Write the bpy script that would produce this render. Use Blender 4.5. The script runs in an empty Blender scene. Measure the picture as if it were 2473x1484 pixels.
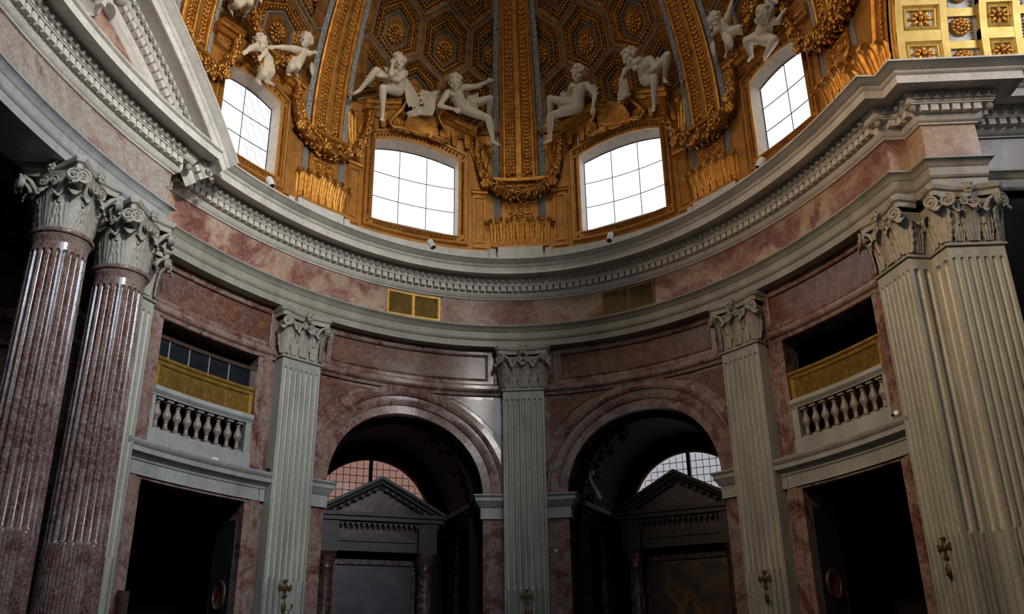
import bpy, math, random
import numpy as np
from mathutils import Vector, Matrix
random.seed(7)
scene = bpy.context.scene
COL = scene.collection
pi = math.pi

# ---------------------------------------------------------------- camera
YAW, PITCH, ROLL = -0.04639, 0.39906, -0.01399
def cam_axes():
    cy, sy, cp, sp = math.cos(YAW), math.sin(YAW), math.cos(PITCH), math.sin(PITCH)
    fw = Vector((sy*cp, cy*cp, sp)); rt = Vector((cy, -sy, 0)); up = rt.cross(fw)
    c, s = math.cos(ROLL), math.sin(ROLL)
    return rt*c+up*s, up*c-rt*s, fw
rt, up, fw = cam_axes()
cam = bpy.data.cameras.new('camera'); camo = bpy.data.objects.new('camera', cam); COL.objects.link(camo)
cam.sensor_fit = 'HORIZONTAL'; cam.sensor_width = 36.0; cam.lens = 36.0*2222.83/2473.0
cam.clip_start = 0.05; cam.clip_end = 500
camo.matrix_world = Matrix(((rt.x, up.x, -fw.x, 0.83228), (rt.y, up.y, -fw.y, -11.3), (rt.z, up.z, -fw.z, 1.6), (0, 0, 0, 1)))
scene.camera = camo

# ---------------------------------------------------------------- sky, lamps, exposure
vs = scene.view_settings
vs.view_transform = 'Standard'; vs.look = 'None'; vs.gamma = 1.0; vs.use_curve_mapping = False
vs.exposure = -0.35
world = bpy.data.worlds.new('sky'); scene.world = world; world.use_nodes = True
wn = world.node_tree.nodes; wl = world.node_tree.links
bg = wn['Background']
SKY = (0.80, 0.90, 1.0)
bg.inputs['Color'].default_value = (*SKY, 1); bg.inputs['Strength'].default_value = 2.5
cy = scene.cycles
cy.use_adaptive_sampling = True; cy.adaptive_threshold = 0.02
cy.max_bounces = 6; cy.diffuse_bounces = 4; cy.glossy_bounces = 3; cy.transmission_bounces = 3; cy.transparent_max_bounces = 6
cy.sample_clamp_indirect = 6.0; cy.caustics_reflective = False; cy.caustics_refractive = False
cy.use_denoising = True; cy.blur_glossy = 0.5

def window_lamp(name, loc, target, sx, sy, power, color):
    d = bpy.data.lights.new(name, 'AREA'); d.shape = 'RECTANGLE'; d.size = sx; d.size_y = sy; d.energy = power; d.color = color
    o = bpy.data.objects.new(name, d); COL.objects.link(o); o.location = loc
    o.rotation_euler = (Vector(target)-Vector(loc)).to_track_quat('-Z', 'Y').to_euler(); return o
# daylight through the windows out of view: the facade window and the lantern; four added rear lamps, aimed and tinted, stand in for drum windows
window_lamp('daylight_facade', (13.25, 0.0, 14.3), (-6.0, 6.0, 11.5), 5.0, 2.5, 420, (0.98, 0.97, 1.0)).data.spread = math.radians(110)
for x_, y_, tgt, pw_, col_, spr in ((-3.1, -11.7, (8.0, 4.2, 13.0), 170, (0.74, 0.87, 1.0), 50), (3.1, -11.7, (-8.0, 5.0, 4.0), 250, (0.42, 0.70, 1.0), 60),
                                    (-6.6, -8.0, (8.2, 5.0, 7.6), 800, (1.0, 0.66, 0.36), 52), (6.6, -8.0, (-7.0, 6.0, 11.3), 2000, (1.0, 0.965, 0.91), 64)):
    window_lamp('added_rear_lamp', (x_, y_, 15.0), tgt, 2.4, 2.4, pw_, col_).data.spread = math.radians(spr)
window_lamp('daylight_lantern', (0.0, 0.0, 23.7), (0.0, 0.0, 0.0), 2.6, 5.0, 480, (1.0, 0.93, 0.84))

# ---------------------------------------------------------------- oval plan of the church
A0, B0 = 12.5, 8.33962
_t = np.linspace(-pi, pi, 8001)
_sp = np.hypot(B0*np.cos(_t), A0*np.sin(_t))
_S = np.concatenate([[0], np.cumsum((_sp[1:]+_sp[:-1])/2*(_t[1]-_t[0]))]); _S -= np.interp(0, _t, _S)
def T(s): return float(np.interp(s, _S, _t))
def S(t): return float(np.interp(t, _t, _S))
SMAX = float(_S[-1])
def P(s, z, off=0.0):
    t = T(s); return Vector(((B0-off)*math.sin(t), (A0-off)*math.cos(t), z))
def Pn(s, z, off=0.0):                     # offset along the true wall normal
    t = T(s); x, y = B0*math.sin(t), A0*math.cos(t)
    n = Vector((-math.sin(t)/B0, -math.cos(t)/A0, 0)).normalized()
    return Vector((x, y, z))+n*off
def wang(s):                               # rotation about z: local x runs along the wall, local -y faces the room
    t = T(s); return math.atan2(-A0*math.sin(t), B0*math.cos(t))
def domeoff(z):
    if z <= 15.8: return 0.0
    if z <= 21: return 0.075*(z-15.8)**2
    return float(np.interp(z, [21, 22, 23, 23.6, 23.9], [2.03, 2.95, 4.3, 5.8, 7.2]))
def PD(s, z, off=0.0):                     # on the dome shell, s measured at its foot
    return P(s, z, domeoff(z)+off)
T1, T2 = 6.209, 11.1376                    # pilaster axes along the wall

# ---------------------------------------------------------------- mesh helpers
class MB:
    def __init__(self): self.v = []; self.f = []
    def add(self, vs, fs):
        o = len(self.v); self.v += [tuple(p) for p in vs]; self.f += [tuple(i+o for i in f) for f in fs]; return self
    def grid(self, rows, close_u=False, close_v=False):
        n, m = len(rows), len(rows[0]); vs = [p for r in rows for p in r]; fs = []
        for i in range(n if close_v else n-1):
            for j in range(m if close_u else m-1):
                a, b = i*m+j, i*m+(j+1) % m; c, d = ((i+1) % n)*m+(j+1) % m, ((i+1) % n)*m+j
                fs.append((a, b, c, d))
        return self.add(vs, fs)
    def box(self, x0, x1, y0, y1, z0, z1, fn=None):
        vs = [(x, y, z) for z in (z0, z1) for y in (y0, y1) for x in (x0, x1)]
        if fn: vs = [fn(*p) for p in vs]
        return self.add(vs, [(0, 2, 3, 1), (4, 5, 7, 6), (0, 1, 5, 4), (2, 6, 7, 3), (0, 4, 6, 2), (1, 3, 7, 5)])
    def poly(self, pts): return self.add(pts, [tuple(range(len(pts)))])
    def tube(self, path, rad, n=8, caps=True):
        path = [Vector(p) for p in path]; rows = []; k = len(path)
        r = rad if hasattr(rad, '__len__') else [rad]*k
        up_ = None
        for i, p in enumerate(path):
            d = (path[min(i+1, k-1)]-path[max(i-1, 0)]).normalized()
            if up_ is None: up_ = d.orthogonal().normalized()
            up_ = (up_-d*up_.dot(d)); up_ = up_.normalized() if up_.length > 1e-6 else d.orthogonal().normalized()
            q = d.cross(up_)
            rows.append([p+(up_*math.cos(2*pi*j/n)+q*math.sin(2*pi*j/n))*r[i] for j in range(n)])
        self.grid(rows, close_u=True)
        if caps: self.poly(rows[0][::-1]); self.poly(rows[-1])
        return self
    def lathe(self, prof, c=(0, 0, 0), n=16):
        rows = [[(c[0]+r*math.cos(2*pi*j/n), c[1]+r*math.sin(2*pi*j/n), c[2]+z) for j in range(n)] for r, z in prof]
        return self.grid(rows, close_u=True)
    def ball(self, c, r, n=8, m=5, M=None):
        r = r if hasattr(r, '__len__') else (r, r, r); c = Vector(c); rows = []
        for i in range(m+1):
            th = pi*i/m; rw = []
            for j in range(n):
                p = Vector((r[0]*math.sin(th)*math.cos(2*pi*j/n), r[1]*math.sin(th)*math.sin(2*pi*j/n), r[2]*math.cos(th)))
                rw.append(c+(M @ p if M else p))
            rows.append(rw)
        return self.grid(rows, close_u=True)
    def prism(self, pts, d):               # closed outline pts (3-D), extruded by vector d
        n = len(pts); d = Vector(d); q = [Vector(p) for p in pts]+[Vector(p)+d for p in pts]
        return self.add(q, [tuple(range(n))[::-1], tuple(range(n, 2*n))]+[(i, (i+1) % n, n+(i+1) % n, n+i) for i in range(n)])
    def xf(self, M): self.v = [tuple(M @ Vector(p)) for p in self.v]; return self
    def merge(self, o, M=None):
        return self.add([M @ Vector(p) for p in o.v] if M else o.v, o.f)

def wloc(o):
    l = Vector((0, 0, 0))
    while o: l += o.location; o = o.parent
    return l
def mesh(name, mb, m, smooth=False):
    me = bpy.data.meshes.new(name); me.from_pydata(mb.v, [], mb.f); me.materials.append(m)
    if smooth:
        me.polygons.foreach_set('use_smooth', [True]*len(me.polygons))
        if smooth != 'all': me.set_sharp_from_angle(angle=math.radians(40 if smooth is True else smooth))
    me.update(); return me
def obj(name, mb, m, parent=None, world=True, smooth=False, loc=None):
    if world and parent is not None:
        w = wloc(parent); mb.v = [(p[0]-w.x, p[1]-w.y, p[2]-w.z) for p in mb.v]
    me = mb if isinstance(mb, bpy.types.Mesh) else mesh(name, mb, m, smooth)
    o = bpy.data.objects.new(name, me); COL.objects.link(o)
    if parent is not None: o.parent = parent
    if loc is not None: o.location = loc
    return o
def inst(name, me, parent, M):             # a piece sharing mesh data, placed by a matrix given in the parent's frame
    o = bpy.data.objects.new(name, me); COL.objects.link(o); o.parent = parent; o.matrix_local = M; return o
def empty(name, loc=(0, 0, 0), rz=0.0):
    o = bpy.data.objects.new(name, None); COL.objects.link(o); o.location = loc; o.rotation_euler = (0, 0, rz); o.empty_display_size = 0.1; return o
def tag(o, label, cat, group=None):
    o['label'] = label; o['category'] = cat
    if group: o['group'] = group
    return o
def struct(o, label=None):
    o['kind'] = 'structure'
    if label: o['label'] = label
    return o
def stuff(o): o['kind'] = 'stuff'; return o
def thing(name, label, cat, loc=(0, 0, 0), rz=0.0, group=None): return tag(empty(name, loc, rz), label, cat, group)
def copy_tree(o, parent=None):
    c = o.copy(); COL.objects.link(c)
    if parent is not None: c.parent = parent
    for ch in list(o.children): copy_tree(ch, c)
    return c
def lin(a, b, n): return [a+(b-a)*i/(n-1) for i in range(n)]
def wall_frame(s, z, off=0.0, dome=False):
    p = PD(s, z, off) if dome else P(s, z, off)
    return Matrix.Translation(p) @ Matrix.Rotation(wang(s), 4, 'Z')

# ---------------------------------------------------------------- materials
def newmat(name):
    m = bpy.data.materials.new(name); m.use_nodes = True; nt = m.node_tree
    return m, nt, nt.nodes['Principled BSDF']
def ramp(nt, fac, stops):
    r = nt.nodes.new('ShaderNodeValToRGB'); e = r.color_ramp.elements
    while len(e) < len(stops): e.new(0.5)
    for k, (p, c) in enumerate(stops): e[k].position = p; e[k].color = (*c, 1)
    nt.links.new(fac, r.inputs[0]); return r.outputs[0]
def noise(nt, vec, scale, detail=4, rough=0.55, dist=0.0):
    n = nt.nodes.new('ShaderNodeTexNoise'); n.inputs['Scale'].default_value = scale; n.inputs['Detail'].default_value = detail
    n.inputs['Roughness'].default_value = rough; n.inputs['Distortion'].default_value = dist
    nt.links.new(vec, n.inputs['Vector']); return n
def mixc(nt, fac, a, b, mode='MIX'):
    n = nt.nodes.new('ShaderNodeMix'); n.data_type = 'RGBA'; n.blend_type = mode
    for s_, v in ((n.inputs[0], fac), (n.inputs[6], a), (n.inputs[7], b)):
        if hasattr(v, 'is_linked'): nt.links.new(v, s_)
        else: s_.default_value = v if not hasattr(v, '__len__') else (*v, 1)
    return n.outputs[2]
def objvec(nt, scale=(1, 1, 1), rot=(0, 0, 0)):
    tc = nt.nodes.new('ShaderNodeTexCoord'); mp = nt.nodes.new('ShaderNodeMapping')
    mp.inputs['Scale'].default_value = scale; mp.inputs['Rotation'].default_value = rot
    nt.links.new(tc.outputs['Object'], mp.inputs[0]); return mp.outputs[0]
def bump(nt, b, h, strength=0.3, dist=0.02):
    n = nt.nodes.new('ShaderNodeBump'); n.inputs['Strength'].default_value = strength; n.inputs['Distance'].default_value = dist
    nt.links.new(h, n.inputs['Height']); nt.links.new(n.outputs[0], b.inputs['Normal'])
def red_marble(name, patch=((0.30, (0.065, 0.020, 0.017)), (0.43, (0.15, 0.052, 0.040)), (0.55, (0.30, 0.205, 0.175)), (0.70, (0.12, 0.042, 0.034))), vein=(0.48, 0.43, 0.40), vs_=0.4, rough=0.2, s0=1.25, blot=0.8):
    m, nt, b = newmat(name); v = objvec(nt)
    n1 = noise(nt, v, s0, 8, 0.62, 0.9); c = ramp(nt, n1.outputs[0], patch)
    n5 = noise(nt, v, s0*6.5, 9, 0.72, 0.6)                          # pale clouds and flecks
    mk = ramp(nt, noise(nt, v, s0*1.7, 4, 0.6).outputs[0], ((0.38, (0, 0, 0)), (0.66, (1, 1, 1))))
    fl = mixc(nt, 1.0, ramp(nt, n5.outputs[0], ((0.50, (0, 0, 0)), (0.66, (blot, blot, blot)))), mk, 'MULTIPLY')
    c1 = mixc(nt, fl, c, tuple(0.85*x for x in vein))
    n2 = noise(nt, v, s0*3.2, 9, 0.7, 1.4); w = ramp(nt, n2.outputs[0], ((0.475, (0, 0, 0)), (0.502, (vs_, vs_, vs_)), (0.53, (0, 0, 0))))
    c2 = mixc(nt, w, c1, vein)
    n4 = noise(nt, v, s0*16, 4, 0.7); c3 = mixc(nt, 0.5, c2, ramp(nt, n4.outputs[0], ((0.3, (0.3, 0.25, 0.24)), (0.62, (1, 1, 1)))), 'MULTIPLY')
    nt.links.new(c3, b.inputs['Base Color']); b.inputs['Roughness'].default_value = rough
    bump(nt, b, noise(nt, v, s0*3.5, 3, 0.6).outputs[0], 0.10, 0.03); return m
def pale_marble(name, lo, hi, rough=0.4, scale=1.2, streak=(1, 1, 0.25), bmp=0.15):
    m, nt, b = newmat(name); v = objvec(nt, streak)
    n1 = noise(nt, v, scale, 6, 0.6, 0.9); c = ramp(nt, n1.outputs[0], ((0.3, lo), (0.65, hi)))
    n2 = noise(nt, objvec(nt), scale*9, 5, 0.7); c2 = mixc(nt, 0.4, c, ramp(nt, n2.outputs[0], ((0.35, (0.55, 0.53, 0.5)), (0.6, (1, 1, 1)))), 'MULTIPLY')
    nt.links.new(c2, b.inputs['Base Color']); b.inputs['Roughness'].default_value = rough
    bump(nt, b, n2.outputs[0], bmp, 0.01); return m
def gilt(name, lo, hi, rough=0.42, metal=0.75, scale=5.0, bmp=0.35):
    m, nt, b = newmat(name); v = objvec(nt)
    n1 = noise(nt, v, scale, 6, 0.65); c = ramp(nt, n1.outputs[0], ((0.3, lo), (0.62, hi)))
    nt.links.new(c, b.inputs['Base Color']); b.inputs['Roughness'].default_value = rough; b.inputs['Metallic'].default_value = metal
    n2 = noise(nt, v, scale*7, 4, 0.7); bump(nt, b, n2.outputs[0], bmp, 0.02); return m
def plain(name, c, rough=0.6, metal=0.0, var=0.25, scale=6.0, spec=0.5):
    m, nt, b = newmat(name); n1 = noise(nt, objvec(nt), scale, 4)
    lo = tuple(x*(1-var) for x in c); nt.links.new(ramp(nt, n1.outputs[0], ((0.3, lo), (0.7, c))), b.inputs['Base Color'])
    b.inputs['Roughness'].default_value = rough; b.inputs['Metallic'].default_value = metal; b.inputs['Specular IOR Level'].default_value = spec; return m
M = {}
M['red'] = red_marble('cottanello_marble')
M['red_panel'] = red_marble('red_breccia_panel', ((0.28, (0.07, 0.022, 0.013)), (0.42, (0.17, 0.062, 0.024)), (0.54, (0.10, 0.032, 0.024)), (0.70, (0.26, 0.14, 0.075))), vs_=0.25, rough=0.26, s0=1.0, blot=0.4)
M['red_column'] = red_marble('column_marble', ((0.25, (0.06, 0.02, 0.018)), (0.48, (0.13, 0.055, 0.045)), (0.66, (0.24, 0.18, 0.16))), vs_=0.6, rough=0.2, s0=1.7, blot=0.7)
M['frieze'] = red_marble('frieze_marble', ((0.32, (0.15, 0.045, 0.035)), (0.44, (0.25, 0.095, 0.07)), (0.52, (0.46, 0.31, 0.22)), (0.62, (0.50, 0.37, 0.27)), (0.68, (0.22, 0.08, 0.06))), vein=(0.60, 0.50, 0.44), vs_=0.35, rough=0.3, s0=0.62, blot=0.45)
M['frieze_grey'] = red_marble('altar_frieze_marble', ((0.34, (0.20, 0.085, 0.08)), (0.45, (0.34, 0.25, 0.22)), (0.58, (0.42, 0.38, 0.33)), (0.7, (0.26, 0.14, 0.13))), vein=(0.62, 0.58, 0.54), vs_=0.5, rough=0.3, s0=1.0, blot=0.6)
M['pale'] = pale_marble('cornice_marble', (0.56, 0.54, 0.49), (0.76, 0.73, 0.67), 0.4)
M['grey'] = pale_marble('architrave_marble', (0.23, 0.225, 0.19), (0.36, 0.35, 0.30), 0.38)
M['pil'] = pale_marble('pilaster_marble', (0.25, 0.265, 0.235), (0.43, 0.435, 0.385), 0.38)
M['cap'] = pale_marble('capital_marble', (0.24, 0.23, 0.20), (0.40, 0.38, 0.33), 0.45, 3.0, (1, 1, 1))
def carve(m):
    nt = m.node_tree; b = nt.nodes['Principled BSDF']; n = noise(nt, objvec(nt, (1, 1, 0.35)), 34, 3, 0.6); bump(nt, b, n.outputs[0], 0.5, 0.022)
carve(M['cap'])
M['sill'] = pale_marble('sill_marble', (0.26, 0.28, 0.275), (0.42, 0.44, 0.43), 0.35)
M['baluster'] = pale_marble('baluster_marble', (0.20, 0.165, 0.145), (0.34, 0.29, 0.26), 0.35, 4.0, (1, 1, 1))
M['gold'] = gilt('gilt_stucco', (0.38, 0.145, 0.022), (0.74, 0.35, 0.065))
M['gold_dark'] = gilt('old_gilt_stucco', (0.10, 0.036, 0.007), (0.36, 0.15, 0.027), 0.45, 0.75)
M['gold_leaf'] = gilt('gilt_leaf_work', (0.38, 0.15, 0.024), (0.82, 0.41, 0.085), 0.36, 0.85, 7.0)
M['gold_wall'] = gilt('gilt_wall', (0.38, 0.155, 0.03), (0.60, 0.28, 0.06), 0.5, 0.5, 3.0, 0.15)
M['gold_pale'] = gilt('pale_gilt_vault', (0.62, 0.42, 0.10), (0.86, 0.64, 0.20), 0.45, 0.45, 3.0, 0.15)
M['brass'] = gilt('gilt_wood', (0.36, 0.21, 0.035), (0.62, 0.39, 0.085), 0.35, 0.8)
M['umber'] = plain('painted_reveal', (0.68, 0.53, 0.40), 0.6)
M['stucco'] = plain('warm_lit_stucco', (0.80, 0.66, 0.48), 0.6, 0, 0.18, 4.0)  # white stucco with the warm bounce light put into its colour
M['drape'] = plain('stucco_drapery', (0.72, 0.60, 0.44), 0.65, 0, 0.2, 5.0)
M['strip'] = plain('grey_stucco', (0.25, 0.235, 0.225), 0.6)
M['dark'] = plain('shade_toned_wall', (0.014, 0.011, 0.012), 0.6, 0, 0.3, 2.0, 0.15)  # lack of light inside chapels and side rooms is put into this colour
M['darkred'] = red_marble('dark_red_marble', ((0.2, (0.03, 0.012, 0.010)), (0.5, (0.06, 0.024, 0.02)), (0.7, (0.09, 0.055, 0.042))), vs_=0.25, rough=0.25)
M['shade_grey'] = pale_marble('shade_toned_marble', (0.018, 0.020, 0.020), (0.036, 0.038, 0.037), 0.5)  # grey marble darkened in colour to carry the chapels' shade
M['black'] = plain('black_metal', (0.02, 0.02, 0.022), 0.4)
M['lead'] = plain('window_lead', (0.03, 0.033, 0.04), 0.5)
M['white'] = plain('white_enamel', (0.78, 0.78, 0.76), 0.35, 0, 0.05)
M['wood'] = plain('dark_wood', (0.06, 0.035, 0.025), 0.45)
M['bronze'] = plain('old_bronze', (0.16, 0.11, 0.03), 0.4, 0.6)
M['floor'] = plain('floor_marble', (0.035, 0.031, 0.028), 0.4)
M['pink_plaster'] = plain('outside_plaster', (0.56, 0.27, 0.19), 0.8, 0, 0.1, 0.6)
M['white_plaster'] = plain('outside_white_plaster', (0.86, 0.80, 0.77), 0.8, 0, 0.05, 0.6)
def strip_mat():
    m, nt, b = newmat('carved_grey_strip'); v = objvec(nt)
    vo = nt.nodes.new('ShaderNodeTexVoronoi'); vo.inputs['Scale'].default_value = 16; nt.links.new(v, vo.inputs['Vector'])
    nt.links.new(ramp(nt, vo.outputs['Distance'], ((0.22, (0.10, 0.10, 0.09)), (0.5, (0.36, 0.35, 0.33)))), b.inputs['Base Color'])
    b.inputs['Roughness'].default_value = 0.6; bump(nt, b, vo.outputs['Distance'], 0.5, 0.03); return m
M['carved'] = strip_mat()
def glass_mat(name, tint=(1, 1, 1), gloss=0.08):
    m, nt, b = newmat(name); nt.nodes.remove(b); out = nt.nodes['Material Output']
    t = nt.nodes.new('ShaderNodeBsdfTransparent'); g = nt.nodes.new('ShaderNodeBsdfGlossy'); mx = nt.nodes.new('ShaderNodeMixShader')
    t.inputs[0].default_value = (*tint, 1); g.inputs['Roughness'].default_value = 0.05; mx.inputs[0].default_value = gloss
    nt.links.new(t.outputs[0], mx.inputs[1]); nt.links.new(g.outputs[0], mx.inputs[2]); nt.links.new(mx.outputs[0], out.inputs[0]); return m
M['glass'] = glass_mat('window_glass', (0.95, 0.97, 1.0), 0.04)
def dark_glass():
    m, nt, b = newmat('dark_pane'); b.inputs['Base Color'].default_value = (0.012, 0.016, 0.024, 1); b.inputs['Roughness'].default_value = 0.06; return m
M['pane'] = dark_glass()
def painting_mat(name, cols, scale=2.2):
    m, nt, b = newmat(name); n1 = noise(nt, objvec(nt), scale, 5, 0.6, 1.2)
    nt.links.new(ramp(nt, n1.outputs[0], cols), b.inputs['Base Color']); b.inputs['Roughness'].default_value = 0.35; return m
M['paint_warm'] = painting_mat('warm_oil_painting', ((0.3, (0.02, 0.018, 0.02)), (0.48, (0.06, 0.045, 0.04)), (0.6, (0.20, 0.09, 0.02)), (0.72, (0.30, 0.2, 0.12))), 1.1)
M['paint_dark'] = painting_mat('dark_oil_painting', ((0.3, (0.016, 0.018, 0.026)), (0.55, (0.04, 0.045, 0.06)), (0.75, (0.10, 0.09, 0.08))), 1.1)
M['paint_blue'] = painting_mat('blue_oil_painting', ((0.3, (0.02, 0.03, 0.07)), (0.5, (0.06, 0.09, 0.17)), (0.62, (0.05, 0.04, 0.05)), (0.75, (0.2, 0.15, 0.12))), 1.3)
M['paint_red'] = painting_mat('red_portrait', ((0.35, (0.03, 0.015, 0.015)), (0.5, (0.20, 0.03, 0.025)), (0.7, (0.22, 0.14, 0.1))), 3.0)
# ---------------------------------------------------------------- sweeps
def miters(pts, closed=False):
    n = len(pts); out = []
    for i in range(n):
        ds = []
        if closed or i > 0: ds.append((Vector(pts[i])-Vector(pts[i-1])).normalized())
        if closed or i < n-1: ds.append((Vector(pts[(i+1) % n])-Vector(pts[i])).normalized())
        ns = [Vector((-d.y, d.x)) for d in ds]
        if len(ns) == 1: out.append(ns[0]); continue
        m = ns[0]+ns[1]; m = m.normalized() if m.length > 1e-6 else ns[0]
        out.append(m/max(0.25, m.dot(ns[0])))
    return out                                # points to the left of travel
def plan_sweep(path, prof, mb=None, caps=False):
    """profile [(off towards the room, z)] along a plan polyline that runs with the room on its right"""
    mb = mb or MB(); ms = miters([Vector(p[:2]) for p in path]); rows = []
    for p, m in zip(path, ms): rows.append([(p[0]-m.x*o, p[1]-m.y*o, z) for o, z in prof])
    mb.grid(rows)
    if caps: mb.poly(rows[0]); mb.poly(rows[-1][::-1])
    return mb
def dense(path, step=0.35, closed=False):
    out = []; n = len(path)
    for i in range(n if closed else n-1):
        a, b = Vector(path[i]), Vector(path[(i+1) % n]); k = max(1, int((b-a).length/step))
        out += [a.lerp(b, j/k) for j in range(k)]
    if not closed: out.append(Vector(path[-1]))
    return out
def wall_sweep(path, prof, closed=False, fn=P, mb=None, step=0.35, caps=True, sub=True):
    """profile [(n to the left of travel, off)] along a path drawn on the wall in (s, z)"""
    mb = mb or MB(); path = dense(path, step, closed) if sub else [Vector(p) for p in path]
    ms = miters(path, closed); rows = [[fn(p.x+m.x*n, p.y+m.y*n, o) for n, o in prof] for p, m in zip(path, ms)]
    mb.grid(rows, close_v=closed)
    if caps and not closed: mb.poly(rows[0]); mb.poly(rows[-1][::-1])
    return mb
def rect(s0, s1, z0, z1): return [(s0, z0), (s1, z0), (s1, z1), (s0, z1)]     # counter-clockwise: left = inside
def sheet(s0, s1, z0, z1, off, fn=P, ds=0.3, dz=9, mb=None):
    mb = mb or MB(); ns = max(2, int(abs(s1-s0)/ds)+2); nz = max(2, int(abs(z1-z0)/dz)+2)
    return mb.grid([[fn(s, z, off) for s in lin(s0, s1, ns)] for z in lin(z0, z1, nz)])
def slab(s0, s1, z0, z1, o0, o1, fn=P, mb=None, ds=0.3):     # a solid piece between two offsets
    mb = mb or MB(); ns = max(2, int(abs(s1-s0)/ds)+2)
    ring = [[fn(s, z0, o0), fn(s, z0, o1), fn(s, z1, o1), fn(s, z1, o0)] for s in lin(s0, s1, ns)]
    mb.grid(ring, close_u=True); mb.poly(ring[0]); mb.poly(ring[-1][::-1]); return mb
def arcpts(s0, z0, r, a0, a1, n): return [(s0+r*math.cos(a), z0+r*math.sin(a)) for a in lin(a0, a1, n)]

# ---------------------------------------------------------------- floor
mb = MB(); mb.grid([[(x, y, 0) for x in lin(-16, 16, 9)] for y in lin(-16, 22, 9)]); floor = struct(obj('floor', mb, M['floor']), 'polished grey stone floor of the oval church')

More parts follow.
